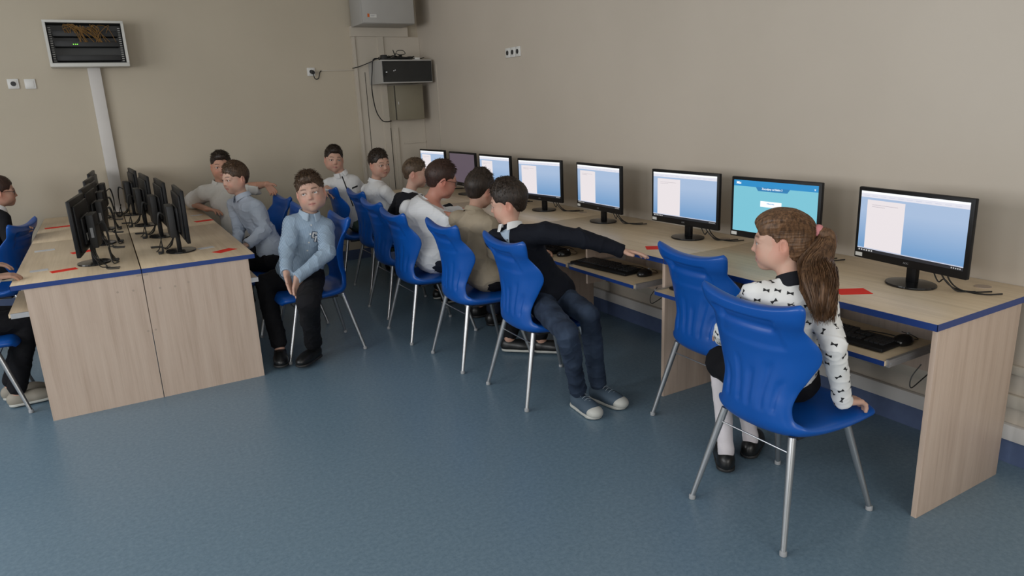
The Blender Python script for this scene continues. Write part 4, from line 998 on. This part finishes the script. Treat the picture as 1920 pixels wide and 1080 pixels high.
# patterned blouse: little bows scattered over the cloth, printed just on the surface
def bows(R, size=.021, spacing=.036):
    ob = R['shirt']; me = ob.data; n = len(me.vertices); P = np.zeros(n * 3); me.vertices.foreach_get('co', P); P = P.reshape(-1, 3); Nn = np.array([v.normal for v in me.vertices])
    rs = np.random.RandomState(2); order = rs.permutation(n); pick = []
    for i in order:
        if pick and np.min(np.sum((P[pick] - P[i]) ** 2, 1)) < spacing ** 2: continue
        pick.append(i)
        if len(pick) > 420: break
    b = MB(); shape = [(-1, -.62), (-1, .62), (-.12, .22), (-.12, -.22)], [(1, -.62), (.12, -.22), (.12, .22), (1, .62)], [(-.18, -.2), (.18, -.2), (.18, .2), (-.18, .2)]
    for i in pick:
        nn = nrm(Nn[i]); a = rs.uniform(-.7, .7) + (math.pi / 2 if rs.rand() < .3 else 0); u0 = nrm(np.cross(nn, V(.1, .05, 1)) + 1e-6); v0 = np.cross(nn, u0); u = u0 * math.cos(a) + v0 * math.sin(a); v_ = np.cross(nn, u)
        for sh_ in shape:
            pts = []
            for x, y in sh_:
                p = P[i] + (u * x + v_ * y) * size * .5; ok, q, n2, _ = ob.closest_point_on_mesh(Vector(p)); pts.append(np.array(q) + np.array(n2) * .0009)
            b.add(pts, [(0, 1, 2, 3)], 0)
    o2 = b.build('print', 'bow_black', None); me.materials.append(M_['bow_black'])
    bm = bmesh.new(); bm.from_mesh(me); k0 = len(bm.faces); bm.from_mesh(o2.data); bm.faces.ensure_lookup_table()
    for f in bm.faces[k0:]: f.material_index = 1
    bm.to_mesh(me); bm.free(); bpy.data.objects.remove(o2)
bows(R)
def girl_hair(R):
    c, M, k = R['hc'], R['M'], R['hk']; T = lambda x, y, z: c + M @ (np.array([x, y, z]) * k); s = SDF()
    E = lambda x, y, z, a, b, d, kk=.01, op=1: s.ell(T(x, y, z), np.array([a, b, d]) * k, M, kk * k, op)
    E(0, -.016, .030, .080, .097, .084); E(0, -.045, -.02, .066, .060, .062, .03); E(0, .012, .062, .066, .075, .052, .02)
    E(0, .108, -.012, .064, .058, .084, .010, -1)
    for q in (1, -1): E(q * .088, .062, -.018, .046, .054, .070, .012, -1); E(q * .100, -.008, -.012, .038, .029, .040, .005, -1); E(q * .082, .010, -.085, .045, .055, .045, .01, -1)
    E(0, .05, -.09, .08, .085, .08, .014, -1); s.plane(T(0, -.04, -.075), M @ nrm(V(0, .2, -1)), .01)
    P, Q = s.mesh(.0024); Nn = vnormals(P, Q); Lc = ((P - c) @ M) / k
    kn = np.array([0, -.118, .030]); d = Lc - kn; ang = np.arctan2(d[:, 0], d[:, 2] + .02); A = np.stack([ang * 2.0, np.linalg.norm(d, axis=1) * 3, np.zeros(len(P))], 1)
    w_ = wave(A, 14, 3, 9) * .6 + wave(A, 34, 8, 9) * .6
    P = P + Nn * (w_ * .0022)[:, None]; hob = mesh_obj('hair', P, Q, M_['hair_girl'], R['root'])
    # combed-back surface strands
    rs = np.random.RandomState(6); b = MB(); skull = np.array([.0815, .0985, .0855]); sc0 = np.array([0, -.016, .030])
    for i in range(320):
        az = rs.uniform(-1.55, 1.55); p0 = np.array([math.sin(az) * .074, .052 * math.cos(az) + .008, .080 - .042 * abs(math.sin(az)) ** 1.5 + rs.uniform(-.006, .03)]); pts = []
        p1 = kn + np.array([rs.uniform(-.012, .012), .012, rs.uniform(-.012, .012)])
        for t in np.linspace(0, 1, 7):
            q = p0 * (1 - t) + p1 * t; dv = (q - sc0) / skull; q = sc0 + (dv / np.linalg.norm(dv)) * skull * (1 + .006 * math.sin(t * 3 + i)); pts.append(T(*q))
        b.curve(pts, .0008, 4, seg=3)
    merge(hob, b.build('strands', 'hair_girl'))
    K = T(0, -.116, .034)
    P2 = SDF(); P2.ell(K, (.020, .017, .020), M, .01); P2.ell(K + V(.006, 0, .008), (.013, .014, .012), M, .01); p_, q_ = P2.mesh(.0025); nn = vnormals(p_, q_); p_ = p_ + nn * (wave(p_, 260, 1) * .0018)[:, None]
    mesh_obj('scrunchie', p_, q_, M_['scrunchie_pink'], R['root'])
    # ponytail: falls from the tie behind the shoulder, wavy
    up = V(0, 0, 1); back = -M[:, 1]; ctr = [K, K + back * .035 + up * -.005, (V(2.0348, 1.4798, 0.9705) - R["o"]), (V(1.9823, 1.4192, 0.9075) - R["o"]), (V(1.9507, 1.3746, 0.8192) - R["o"])]
    s = SDF(); rr = [.015, .030, .046, .044, .022]; Rk = [K, K + back * .030 + up * -.030] + ctr[2:]
    def cr(t):
        Pn = [2 * Rk[0] - Rk[1]] + Rk + [2 * Rk[-1] - Rk[-2]]; x = t * (len(Rk) - 1); i = min(int(x), len(Rk) - 2); f = x - i; a, b_, c_, d_ = Pn[i:i + 4]
        return .5 * ((2 * b_) + (c_ - a) * f + (2 * a - 5 * b_ + 4 * c_ - d_) * f * f + (3 * b_ - a - 3 * c_ + d_) * f ** 3)
    ra = lambda t: float(np.interp(t, [0, .2, .45, .75, 1], [.014, .026, .048, .058, .026]))
    for i in range(16): t0, t1 = i / 16, (i + 1) / 16; s.cone(cr(t0), cr(t1), ra(t0) * .86, ra(t1) * .86, .01)
    P, Q = s.mesh(.003); Nn = vnormals(P, Q); P = P + Nn * ((wave(P * V(1, 1, .25), 110, 4, 9) * .005)[:, None]); core = mesh_obj('ponytail', P, Q, M_['hair_girl'], R['root'])
    b = MB()
    for i in range(1100):
        th_ = rs.uniform(0, 6.283); rad = rs.uniform(.74, 1.10); ph = th_ * 2 + rs.uniform(-.5, .5); fr = 8.5 + .8 * math.sin(th_ * 3); am = rs.uniform(.003, .011); end = rs.uniform(.78, 1.10); pts = []
        for t in np.linspace(0, end, 19):
            tt = min(t, 1); c_ = cr(tt) + (cr(1) - cr(.96)) * max(0, t - 1) * 18; tn = nrm(cr(min(tt + .02, 1)) - cr(max(tt - .02, 0))); a = nrm(np.cross(tn, M[:, 0])); b_ = np.cross(tn, a)
            an_ = th_ + .8 * t; w2 = am * tt * math.sin(fr * t * 2 + ph); pts.append(c_ + (a * math.cos(an_) + b_ * math.sin(an_)) * (ra(tt) * rad + w2) + a * am * .8 * math.sin(fr * t + ph) * tt)
        b.tube(pts, [.00095] * 15 + [.0009, .0008, .0006, .0003], 3)
    merge(core, b.build('strands', 'hair_girl'))
girl_hair(R)

# boy reaching along the desk
R = person(dict(label='boy in a dark sweater and jeans reaching his arm along the desk, looking left', k=1.05, hk=1.06, h=.004, pel=(1.96, 3.02, .505), nb=(1.8088, 3.1556, 0.8886), head=(1.8300, 3.2089, 1.0254), face=(50, -12, -4),
    shL=(1.9080, 2.9774, 0.8802), shR=(1.7503, 3.2188, 0.8298), elL=(2.0230, 2.8107, 0.8610), wrL=(2.1619, 2.6749, 0.8000), elR=(1.83, 3.04, .68), wrR=(1.83, 2.99, .53), knR=(1.7268, 2.5368, 0.5000), knL=(1.9584, 2.6727, 0.5000), anR=(1.9208, 2.7223, 0.0850), anL=(2.0572, 2.7356, 0.0850), toeR=(-.05, -1, 0), toeL=(.22, -1, 0),
    handL=dict(d=(.62, -.60, -.10), n=(-.1, -.1, -1), t=-1, c=(8, 10, 14, 18), sp=9, s=.90), handR=dict(d=(.2, -.3, -.7), n=(1, 0, -.2), t=1, s=.8), skin=(.58, .35, .26), brow=(.05, .03, .02),
    hair=dict(mat='hair_dark', top=.020, side=.007, fringe=.062, seed=3, nape=-.058, h=.0025), top='sweater_navy', topname='sweater', colmat='shirt_white', trou='jeans', shoe='shoe_denim', sole='sole_white', laces=True, thick=1.0, w=.92, loose=.016, leg=.86, cuff=.96, fold=.004, seed=7))
# open shirt collar showing a white triangle at the throat
F_, X_, U_ = R['Mc'][:, 1], R['Mc'][:, 0], R['Mc'][:, 2]; b = MB(); vs_ = []
for i in range(7):
    t = i / 6; c_ = R['nb'] + U_ * (.016 - .075 * t)
    for s_ in (-1, -.33, .33, 1): q, nn = on_surface(R['shirt'], c_ + X_ * s_ * .032 * (1 - t * .97) + F_ * .4, -F_); vs_.append(q + nn * .002)
b.add(vs_, [(4 * i + j, 4 * i + j + 1, 4 * i + j + 5, 4 * i + j + 4) for i in range(6) for j in range(3)], 0, True); o = b.build('shirt_front', 'collar_light', R['root']); mo = o.modifiers.new('s', 'SOLIDIFY'); mo.thickness = .002
b = MB(); q, nn = on_surface(R['shirt'], R['nb'] - U_ * .035 + F_ * .4, -F_); b.tube([q + nn * .002, q + nn * .005], .005, 10); b.build('button', 'button_dark', o)

# boy in the beige jacket
R = person(dict(label='boy with dark hair in a beige jacket, seen from behind at the desk', k=1.0, hk=1.05, h=.005, pel=(1.94, 3.71, .505), nb=(1.9307, 3.8235, 0.8858), head=(1.9978, 3.8505, 1.0220), face=(-68, -14, 3),
    shR=(1.9472, 3.6529, 0.8255), shL=(1.8961, 3.9699, 0.8325), elR=(1.9451, 3.5717, 0.6720), wrR=(2.20, 3.52, .655), elL=(2.03, 4.00, .70), wrL=(2.24, 3.93, .66), knR=(2.29, 3.64, .475), knL=(2.29, 3.80, .475), anR=(2.20, 3.52, .09), anL=(2.05, 3.66, .09), toeR=(.6, -.5, 0), toeL=(.6, -.5, 0),
    handR=dict(d=(1, .1, -.1), n=(0, 0, -1), t=1), handL=dict(d=(1, -.1, -.1), n=(0, 0, -1), t=-1), skin=(.50, .29, .21),
    hair=dict(mat='hair_dark', top=.022, side=.008, fringe=.062, seed=8, rough=.0035, nape=-.058), top='jacket_beige', topname='jacket', colmat='jacket_beige', trou='trousers_black', sole='sole_white', loose=.022, thick=1.0, w=1.0, fold=.006, ff=24, seed=9, hem=1))

# man in the white shirt
R = person(dict(label='man with glasses in a white checked shirt bending over the desk', k=1.22, hk=1.16, h=.006, pel=(1.89, 4.37, .53), nb=(1.8966, 4.4137, 0.8831), head=(1.9776, 4.3706, 1.0502), face=(-96, -16, 4),
    shR=(1.9307, 4.1565, 0.8062), shL=(1.8224, 4.6077, 0.8337), elR=(2.02, 4.06, .73), wrR=(2.26, 4.14, .77), elL=(2.0, 4.72, .76), wrL=(2.26, 4.62, .78), knR=(2.32, 4.24, .53), knL=(2.32, 4.48, .53), anR=(2.25, 4.22, .10), anL=(2.25, 4.46, .10), toeR=(1, 0, 0), toeL=(1, 0, 0),
    handR=dict(d=(1, .1, -.05), n=(0, 0, -1), t=1, s=1.0), handL=dict(d=(1, -.1, -.05), n=(0, 0, -1), t=-1, s=1.0), skin=(.56, .27, .20), brow=(.10, .06, .04),
    hair=dict(mat='hair_chestnut', top=.012, side=.004, fringe=.068, seed=5, rough=.0012, nape=-.052), top='shirt_check', collar='shirt', trou='trousers_navy', thick=.98, w=1.08, loose=.022, fold=.007, ff=22, seed=12, bend=-.03))
glasses(R)

# boy in the dark vest
R = person(dict(label='boy with cropped fair hair and black vest, half hidden behind the man', k=1.0, hk=1.02, h=.005, pel=(1.99, 5.03, .505), nb=(2.0130, 5.0633, 0.8883), head=(2.0784, 5.0727, 1.0418), face=(-118, -8, 0),
    shR=(2.0249, 4.9004, 0.8449), shL=(1.9928, 5.2018, 0.8361), elR=(2.05, 4.84, .72), wrR=(2.27, 4.90, .775), elL=(1.92, 5.26, .70), wrL=(2.15, 5.24, .775), knR=(2.34, 4.95, .475), knL=(2.34, 5.11, .475), anR=(2.22, 4.95, .085), anL=(2.22, 5.11, .085),
    handR=dict(d=(1, .1, -.05), n=(0, 0, -1), t=1), handL=dict(d=(1, -.1, -.05), n=(0, 0, -1), t=-1), skin=(.62, .38, .29), brow=(.14, .09, .06),
    hair=dict(mat='hair_light', top=.008, side=.001, fringe=.068, seed=11, rough=.0012, nape=-.045), top='vest_black', topname='vest', colmat='shirt_white', trou='trousers_black', sole='sole_white', loose=.016, seed=14))

# boy turned round on the last wall chair
R = person(dict(label='boy in a white shirt looking back over his shoulder near the corner panels', k=1.02, hk=1.08, h=.005, pel=(2.10, 5.80, .505), nb=(2.0210, 5.8544, 0.9204), head=(2.0617, 5.8316, 1.0787), face=(-166, -6, 4),
    shR=(2.0350, 5.6590, 0.8523), shL=(1.9892, 5.9932, 0.8474), elR=(2.14, 5.62, .72), wrR=(2.36, 5.68, .775), elL=(2.12, 6.04, .72), wrL=(2.34, 5.98, .775), knR=(2.44, 5.72, .475), knL=(2.44, 5.88, .475), anR=(2.38, 5.72, .085), anL=(2.38, 5.88, .085),
    handR=dict(d=(1, .1, -.05), n=(0, 0, -1), t=1), handL=dict(d=(1, -.1, -.05), n=(0, 0, -1), t=-1), skin=(.58, .35, .26), brow=(.06, .035, .022), gaze=(-.1, 0),
    hair=dict(mat='hair_dark', top=.013, side=.003, fringe=.068, seed=13, nape=-.05), top='shirt_white', trou='trousers_black', sole='sole_white', loose=.014, w=1.12, seed=16))

# boy with the black placket at the back wall
R = person(dict(label='boy in a white shirt with black placket at the back wall, hand on a chair', k=1.04, hk=1.08, h=.005, pel=(2.0, 6.37, .505), nb=(1.8877, 6.3954, 0.9617), head=(1.8401, 6.4186, 1.1051), face=(172, 0, -6),
    shR=(1.7764, 6.4358, 0.8856), shL=(1.9934, 6.3846, 0.8893), elR=(1.6921, 6.4052, 0.7835), wrR=(1.7114, 6.3008, 0.8680), elL=(2.16, 6.52, .74), wrL=(2.24, 6.34, .64), knR=(2.35, 6.27, .48), knL=(2.35, 6.43, .48), anR=(2.30, 6.27, .085), anL=(2.30, 6.43, .085),
    handR=dict(d=(.55, -.3, -.6), n=(-.3, -.9, -.2), t=1, c=(25, 28, 30, 32)), handL=dict(d=(-.1, -.9, -.3), n=(0, 0, -1), t=-1), skin=(.58, .35, .26), brow=(.07, .045, .03),
    hair=dict(mat='hair_dark', top=.016, side=.003, fringe=.068, seed=17, rough=.003, nape=-.05, quiff=.006), top='shirt_white', trou='shirt_green', loose=.018, seed=18))
placket(R, 'placket_black', .010, .02, .62)
b = MB(); F_, X_ = R['Mc'][:, 1], R['Mc'][:, 0]; c_ = lerp(R['nb'], R['pel'], .30); vs_ = []
for i in range(6):
    for dz in (.0, .014): q, nn = on_surface(R['shirt'], c_ - X_ * (.045 + .011 * i) + V(0, 0, dz) + F_ * .4, -F_); vs_.append(q + nn * .002)
b.add(vs_, [(2 * i, 2 * i + 1, 2 * i + 3, 2 * i + 2) for i in range(5)], 0, True); o = b.build('pocket_trim', 'placket_black', R['shirt']); mo = o.modifiers.new('s', 'SOLIDIFY'); mo.thickness = .002

# boy in the striped blue shirt
R = person(dict(label='boy in a striped blue shirt with letter emblem, hands between his knees', k=1.06, hk=1.12, h=.004, pel=(.985, 4.49, .505), nb=(1.0773, 4.4339, 0.9006), head=(1.0997, 4.4173, 1.0448), face=(160, 4, 8),
    shR=(0.9689, 4.4345, 0.8557), shL=(1.1676, 4.4268, 0.8119), elR=(0.8867, 4.3204, 0.7182), wrR=(0.8369, 4.1531, 0.6227), elL=(1.1030, 4.1995, 0.6869), wrL=(0.8890, 4.1133, 0.5895), knR=(0.7765, 4.5541, 0.4800), knL=(0.8828, 3.8895, 0.4900), anR=(0.7825, 4.3837, 0.1000), anL=(0.9691, 4.2685, 0.1000), toeR=(-.2, -1, 0), toeL=(-.75, -.7, 0),
    handR=dict(d=(.05, -.25, -.95), n=(.75, -.5, .1), t=1, c=(6, 8, 10, 12), s=.92, sp=3), handL=dict(d=(-.25, -.25, -.93), n=(.55, -.8, .05), t=-1, c=(6, 8, 10, 12), s=.92, sp=3), skin=(.56, .35, .27), brow=(.06, .038, .025), gaze=(.22, .22),
    hair=dict(mat='hair_brown', top=.016, side=.003, fringe=.066, seed=21, spike=.32, slen=1.1, rough=.0038, nape=-.05, quiff=.008), top='shirt_stripe', colmat='collar_light', trou='trousers_black', thick=1.0, w=.98, loose=.018, fold=.0055, ff=26, seed=22, leg=1.0))
buttons(R, 4, 'button', .10, .50)
T_ = lambda u, v_: on_surface(R['shirt'], lerp(R['nb'], R['pel'], .31) - R['Mc'][:, 0] * (.047 - u) + R['Mc'][:, 2] * v_ + R['Mc'][:, 1] * .4, -R['Mc'][:, 1])
def slab_letter(segs, u0, v0, sc, name):
    b = MB(); q, nn = T_(u0 - .014, v0 + .018); dx, dy = (0, 0) if segs is cseg else (.55, -.62); X_ = -nrm(R['Mc'][:, 0] - nn * (R['Mc'][:, 0] @ nn)); U_ = np.cross(nn, X_); U_ = U_ if U_[2] > 0 else -U_
    for m_, ex, off in ((0, .0045, .004 + .002 * (dx > 0)), (1, .0012, .0052 + .002 * (dx > 0))):
        for (x0, y0, x1, y1) in segs:
            g_ = ex / sc; b.poly([q + nn * off + X_ * (x - .36 + dx) * sc + U_ * (y - .5 + dy) * sc for x, y in ((x0 - g_, y0 - g_), (x1 + g_, y0 - g_), (x1 + g_, y1 + g_), (x0 - g_, y1 + g_))], m_)
    o = b.build(name, ['emblem_navy', 'emblem_white'], R['shirt']); mo = o.modifiers.new('s', 'SOLIDIFY'); mo.thickness = .001
cseg = [(0, 0, .22, 1), (.0, .82, .72, 1), (0, 0, .72, .18), (.52, .68, .74, .9)]; oseg = [(0, 0, .22, .85), (.5, 0, .72, .85), (0, .78, .72, 1)]
slab_letter(cseg, .036, .010, .036, 'emblem_letter'); slab_letter(oseg, .036, .010, .036, 'emblem_letter')

# boy in the pale blue shirt, in profile
R = person(dict(label='boy in a plain pale blue shirt leaning forward in profile at the island', k=1.0, hk=1.04, h=.005, pel=(.97, 5.20, .505), nb=(0.8572, 5.4656, 0.9437), head=(0.8279, 5.4898, 1.0859), face=(112, -6, 0),
    shL=(0.9053, 5.3079, 0.8678), shR=(0.8111, 5.5802, 0.8816), elL=(0.9360, 5.1982, 0.7213), wrL=(0.7979, 5.1366, 0.6512), elR=(0.8125, 5.4847, 0.7270), wrR=(.72, 5.25, .60), knL=(0.8002, 5.3409, 0.4800), knR=(.60, 5.28, .48), anL=(.68, 5.06, .085), anR=(.66, 5.28, .085),
    handL=dict(d=(-.8, -.1, -.4), n=(.3, .2, -.9), t=-1), handR=dict(d=(-1, -.1, -.1), n=(0, 0, -1), t=1), skin=(.60, .38, .29), brow=(.09, .05, .035),
    hair=dict(mat='hair_brown', top=.016, side=.005, fringe=.058, seed=25, nape=-.05), top='shirt_pale_blue', colmat='shirt_pale_blue', trou='trousers_black', loose=.019, fold=.006, ff=26, seed=26, w=.95))
# boy in the short-sleeved shirt at the back
R = person(dict(label='boy in a light short-sleeved shirt, forearm on the island, other arm over a chair', k=1.08, hk=1.08, h=.005, pel=(.93, 5.98, .52), nb=(0.8399, 6.3768, 0.9711), head=(0.8637, 6.3629, 1.1265), face=(172, -4, 0),
    shR=(0.7127, 6.3718, 0.9116), shL=(0.9841, 6.3425, 0.9331), elR=(0.6206, 6.7846, 0.8000), wrR=(0.6810, 6.1814, 0.8000), elL=(1.1265, 6.2996, 0.9414), wrL=(1.1661, 6.1291, 0.9642), knR=(.62, 5.80, .49), knL=(.80, 5.62, .49), anR=(.66, 5.80, .085), anL=(.82, 5.66, .085),
    handR=dict(d=(.75, -.6, -.15), n=(0, -.2, -1), t=1), handL=dict(d=(.45, -.35, -.75), n=(-.5, -.75, .1), t=-1, c=(24, 26, 28, 30)), skin=(.50, .27, .185), brow=(.05, .03, .02),
    hair=dict(mat='hair_dark', top=.012, side=.0015, fringe=.068, seed=27, nape=-.045, quiff=.010), short=True, top='shirt_cream', trou='trousers_grey', loose=.022, fold=.006, ff=24, seed=28, thick=1.04))
buttons(R, 2, 'button_dark', .30, .34, -.06)

# girl with glasses at the left edge
R = person(dict(label='girl with glasses and brown hair in a dark cardigan at the left picture edge', k=1.0, hk=1.04, h=.005, pel=(-.86, 6.33, .505), nb=(-.735, 6.41, .92), head=(-0.6916, 6.4645, 1.0492), face=(-82, -4, 0),
    shR=(-.70, 6.28, .87), shL=(-.77, 6.55, .87), elR=(-.66, 6.13, .67), wrR=(-.585, 5.98, .80), elL=(-.74, 6.62, .67), wrL=(-.62, 6.50, .60), knR=(-.50, 6.28, .48), knL=(-.50, 6.42, .48), anR=(-.56, 6.28, .085), anL=(-.56, 6.42, .085),
    handR=dict(d=(.45, -.5, .35), n=(-.2, -.3, -.9), t=1), handL=dict(d=(.9, -.4, -.05), n=(0, 0, -1), t=-1), skin=(.50, .29, .21),
    hair=dict(mat='hair_chestnut', top=.012, side=.006, fringe=.064, seed=31, nape=-.13, spike=.0, n_str=40, slen=1.0, rough=.001, long=1), top='cardigan_black', topname='cardigan', colmat='shirt_white', trou='trousers_black', loose=.014, seed=32, collar='shirt'))
glasses(R)
b = MB(); F_, X_, U_ = R['Mc'][:, 1], R['Mc'][:, 0], R['Mc'][:, 2]; vs_ = []
for i in range(12):
    c_ = lerp(R['nb'], R['pel'], .0 + .06 * i)
    for s_ in (-1, 0, 1): q, nn = on_surface(R['shirt'], c_ + X_ * s_ * .036 + F_ * .16, -F_); vs_.append(q + nn * .002)
b.add(vs_, [(3 * i + j, 3 * i + j + 1, 3 * i + j + 4, 3 * i + j + 3) for i in range(11) for j in range(2)], 0, True); o = b.build('shirt_front', 'shirt_grey', R['root']); mo = o.modifiers.new('s', 'SOLIDIFY'); mo.thickness = .002
# child at the very left edge, mostly out of the picture
R = person(dict(label='child in black trousers cut off by the left picture edge, hands on desk', k=1.0, hk=1.04, h=.005, pel=(-.86, 4.60, .505), nb=(-.84, 4.62, .92), head=(-.80, 4.62, 1.06), face=(-90, -8, 0),
    shR=(-.80, 4.50, .86), shL=(-.82, 4.75, .86), elR=(-.76, 4.42, .72), wrR=(-0.5658, 4.3127, 0.7850), elL=(-.78, 4.85, .74), wrL=(-.64, 4.74, .785), knR=(-.50, 4.56, .48), knL=(-.50, 4.70, .48), anR=(-.62, 4.56, .085), anL=(-.66, 4.70, .085), toeR=(1, .1, 0), toeL=(1, .1, 0),
    handR=dict(d=(.85, .35, -.05), n=(0, .2, -1), t=1, c=(14, 16, 18, 20)), handL=dict(d=(.9, -.2, -.05), n=(0, 0, -1), t=-1), skin=(.52, .31, .23),
    hair=dict(mat='hair_brown'), top='shirt_white', trou='trousers_black', shoe='shoe_beige', sole='sole_white', loose=.016, seed=34))
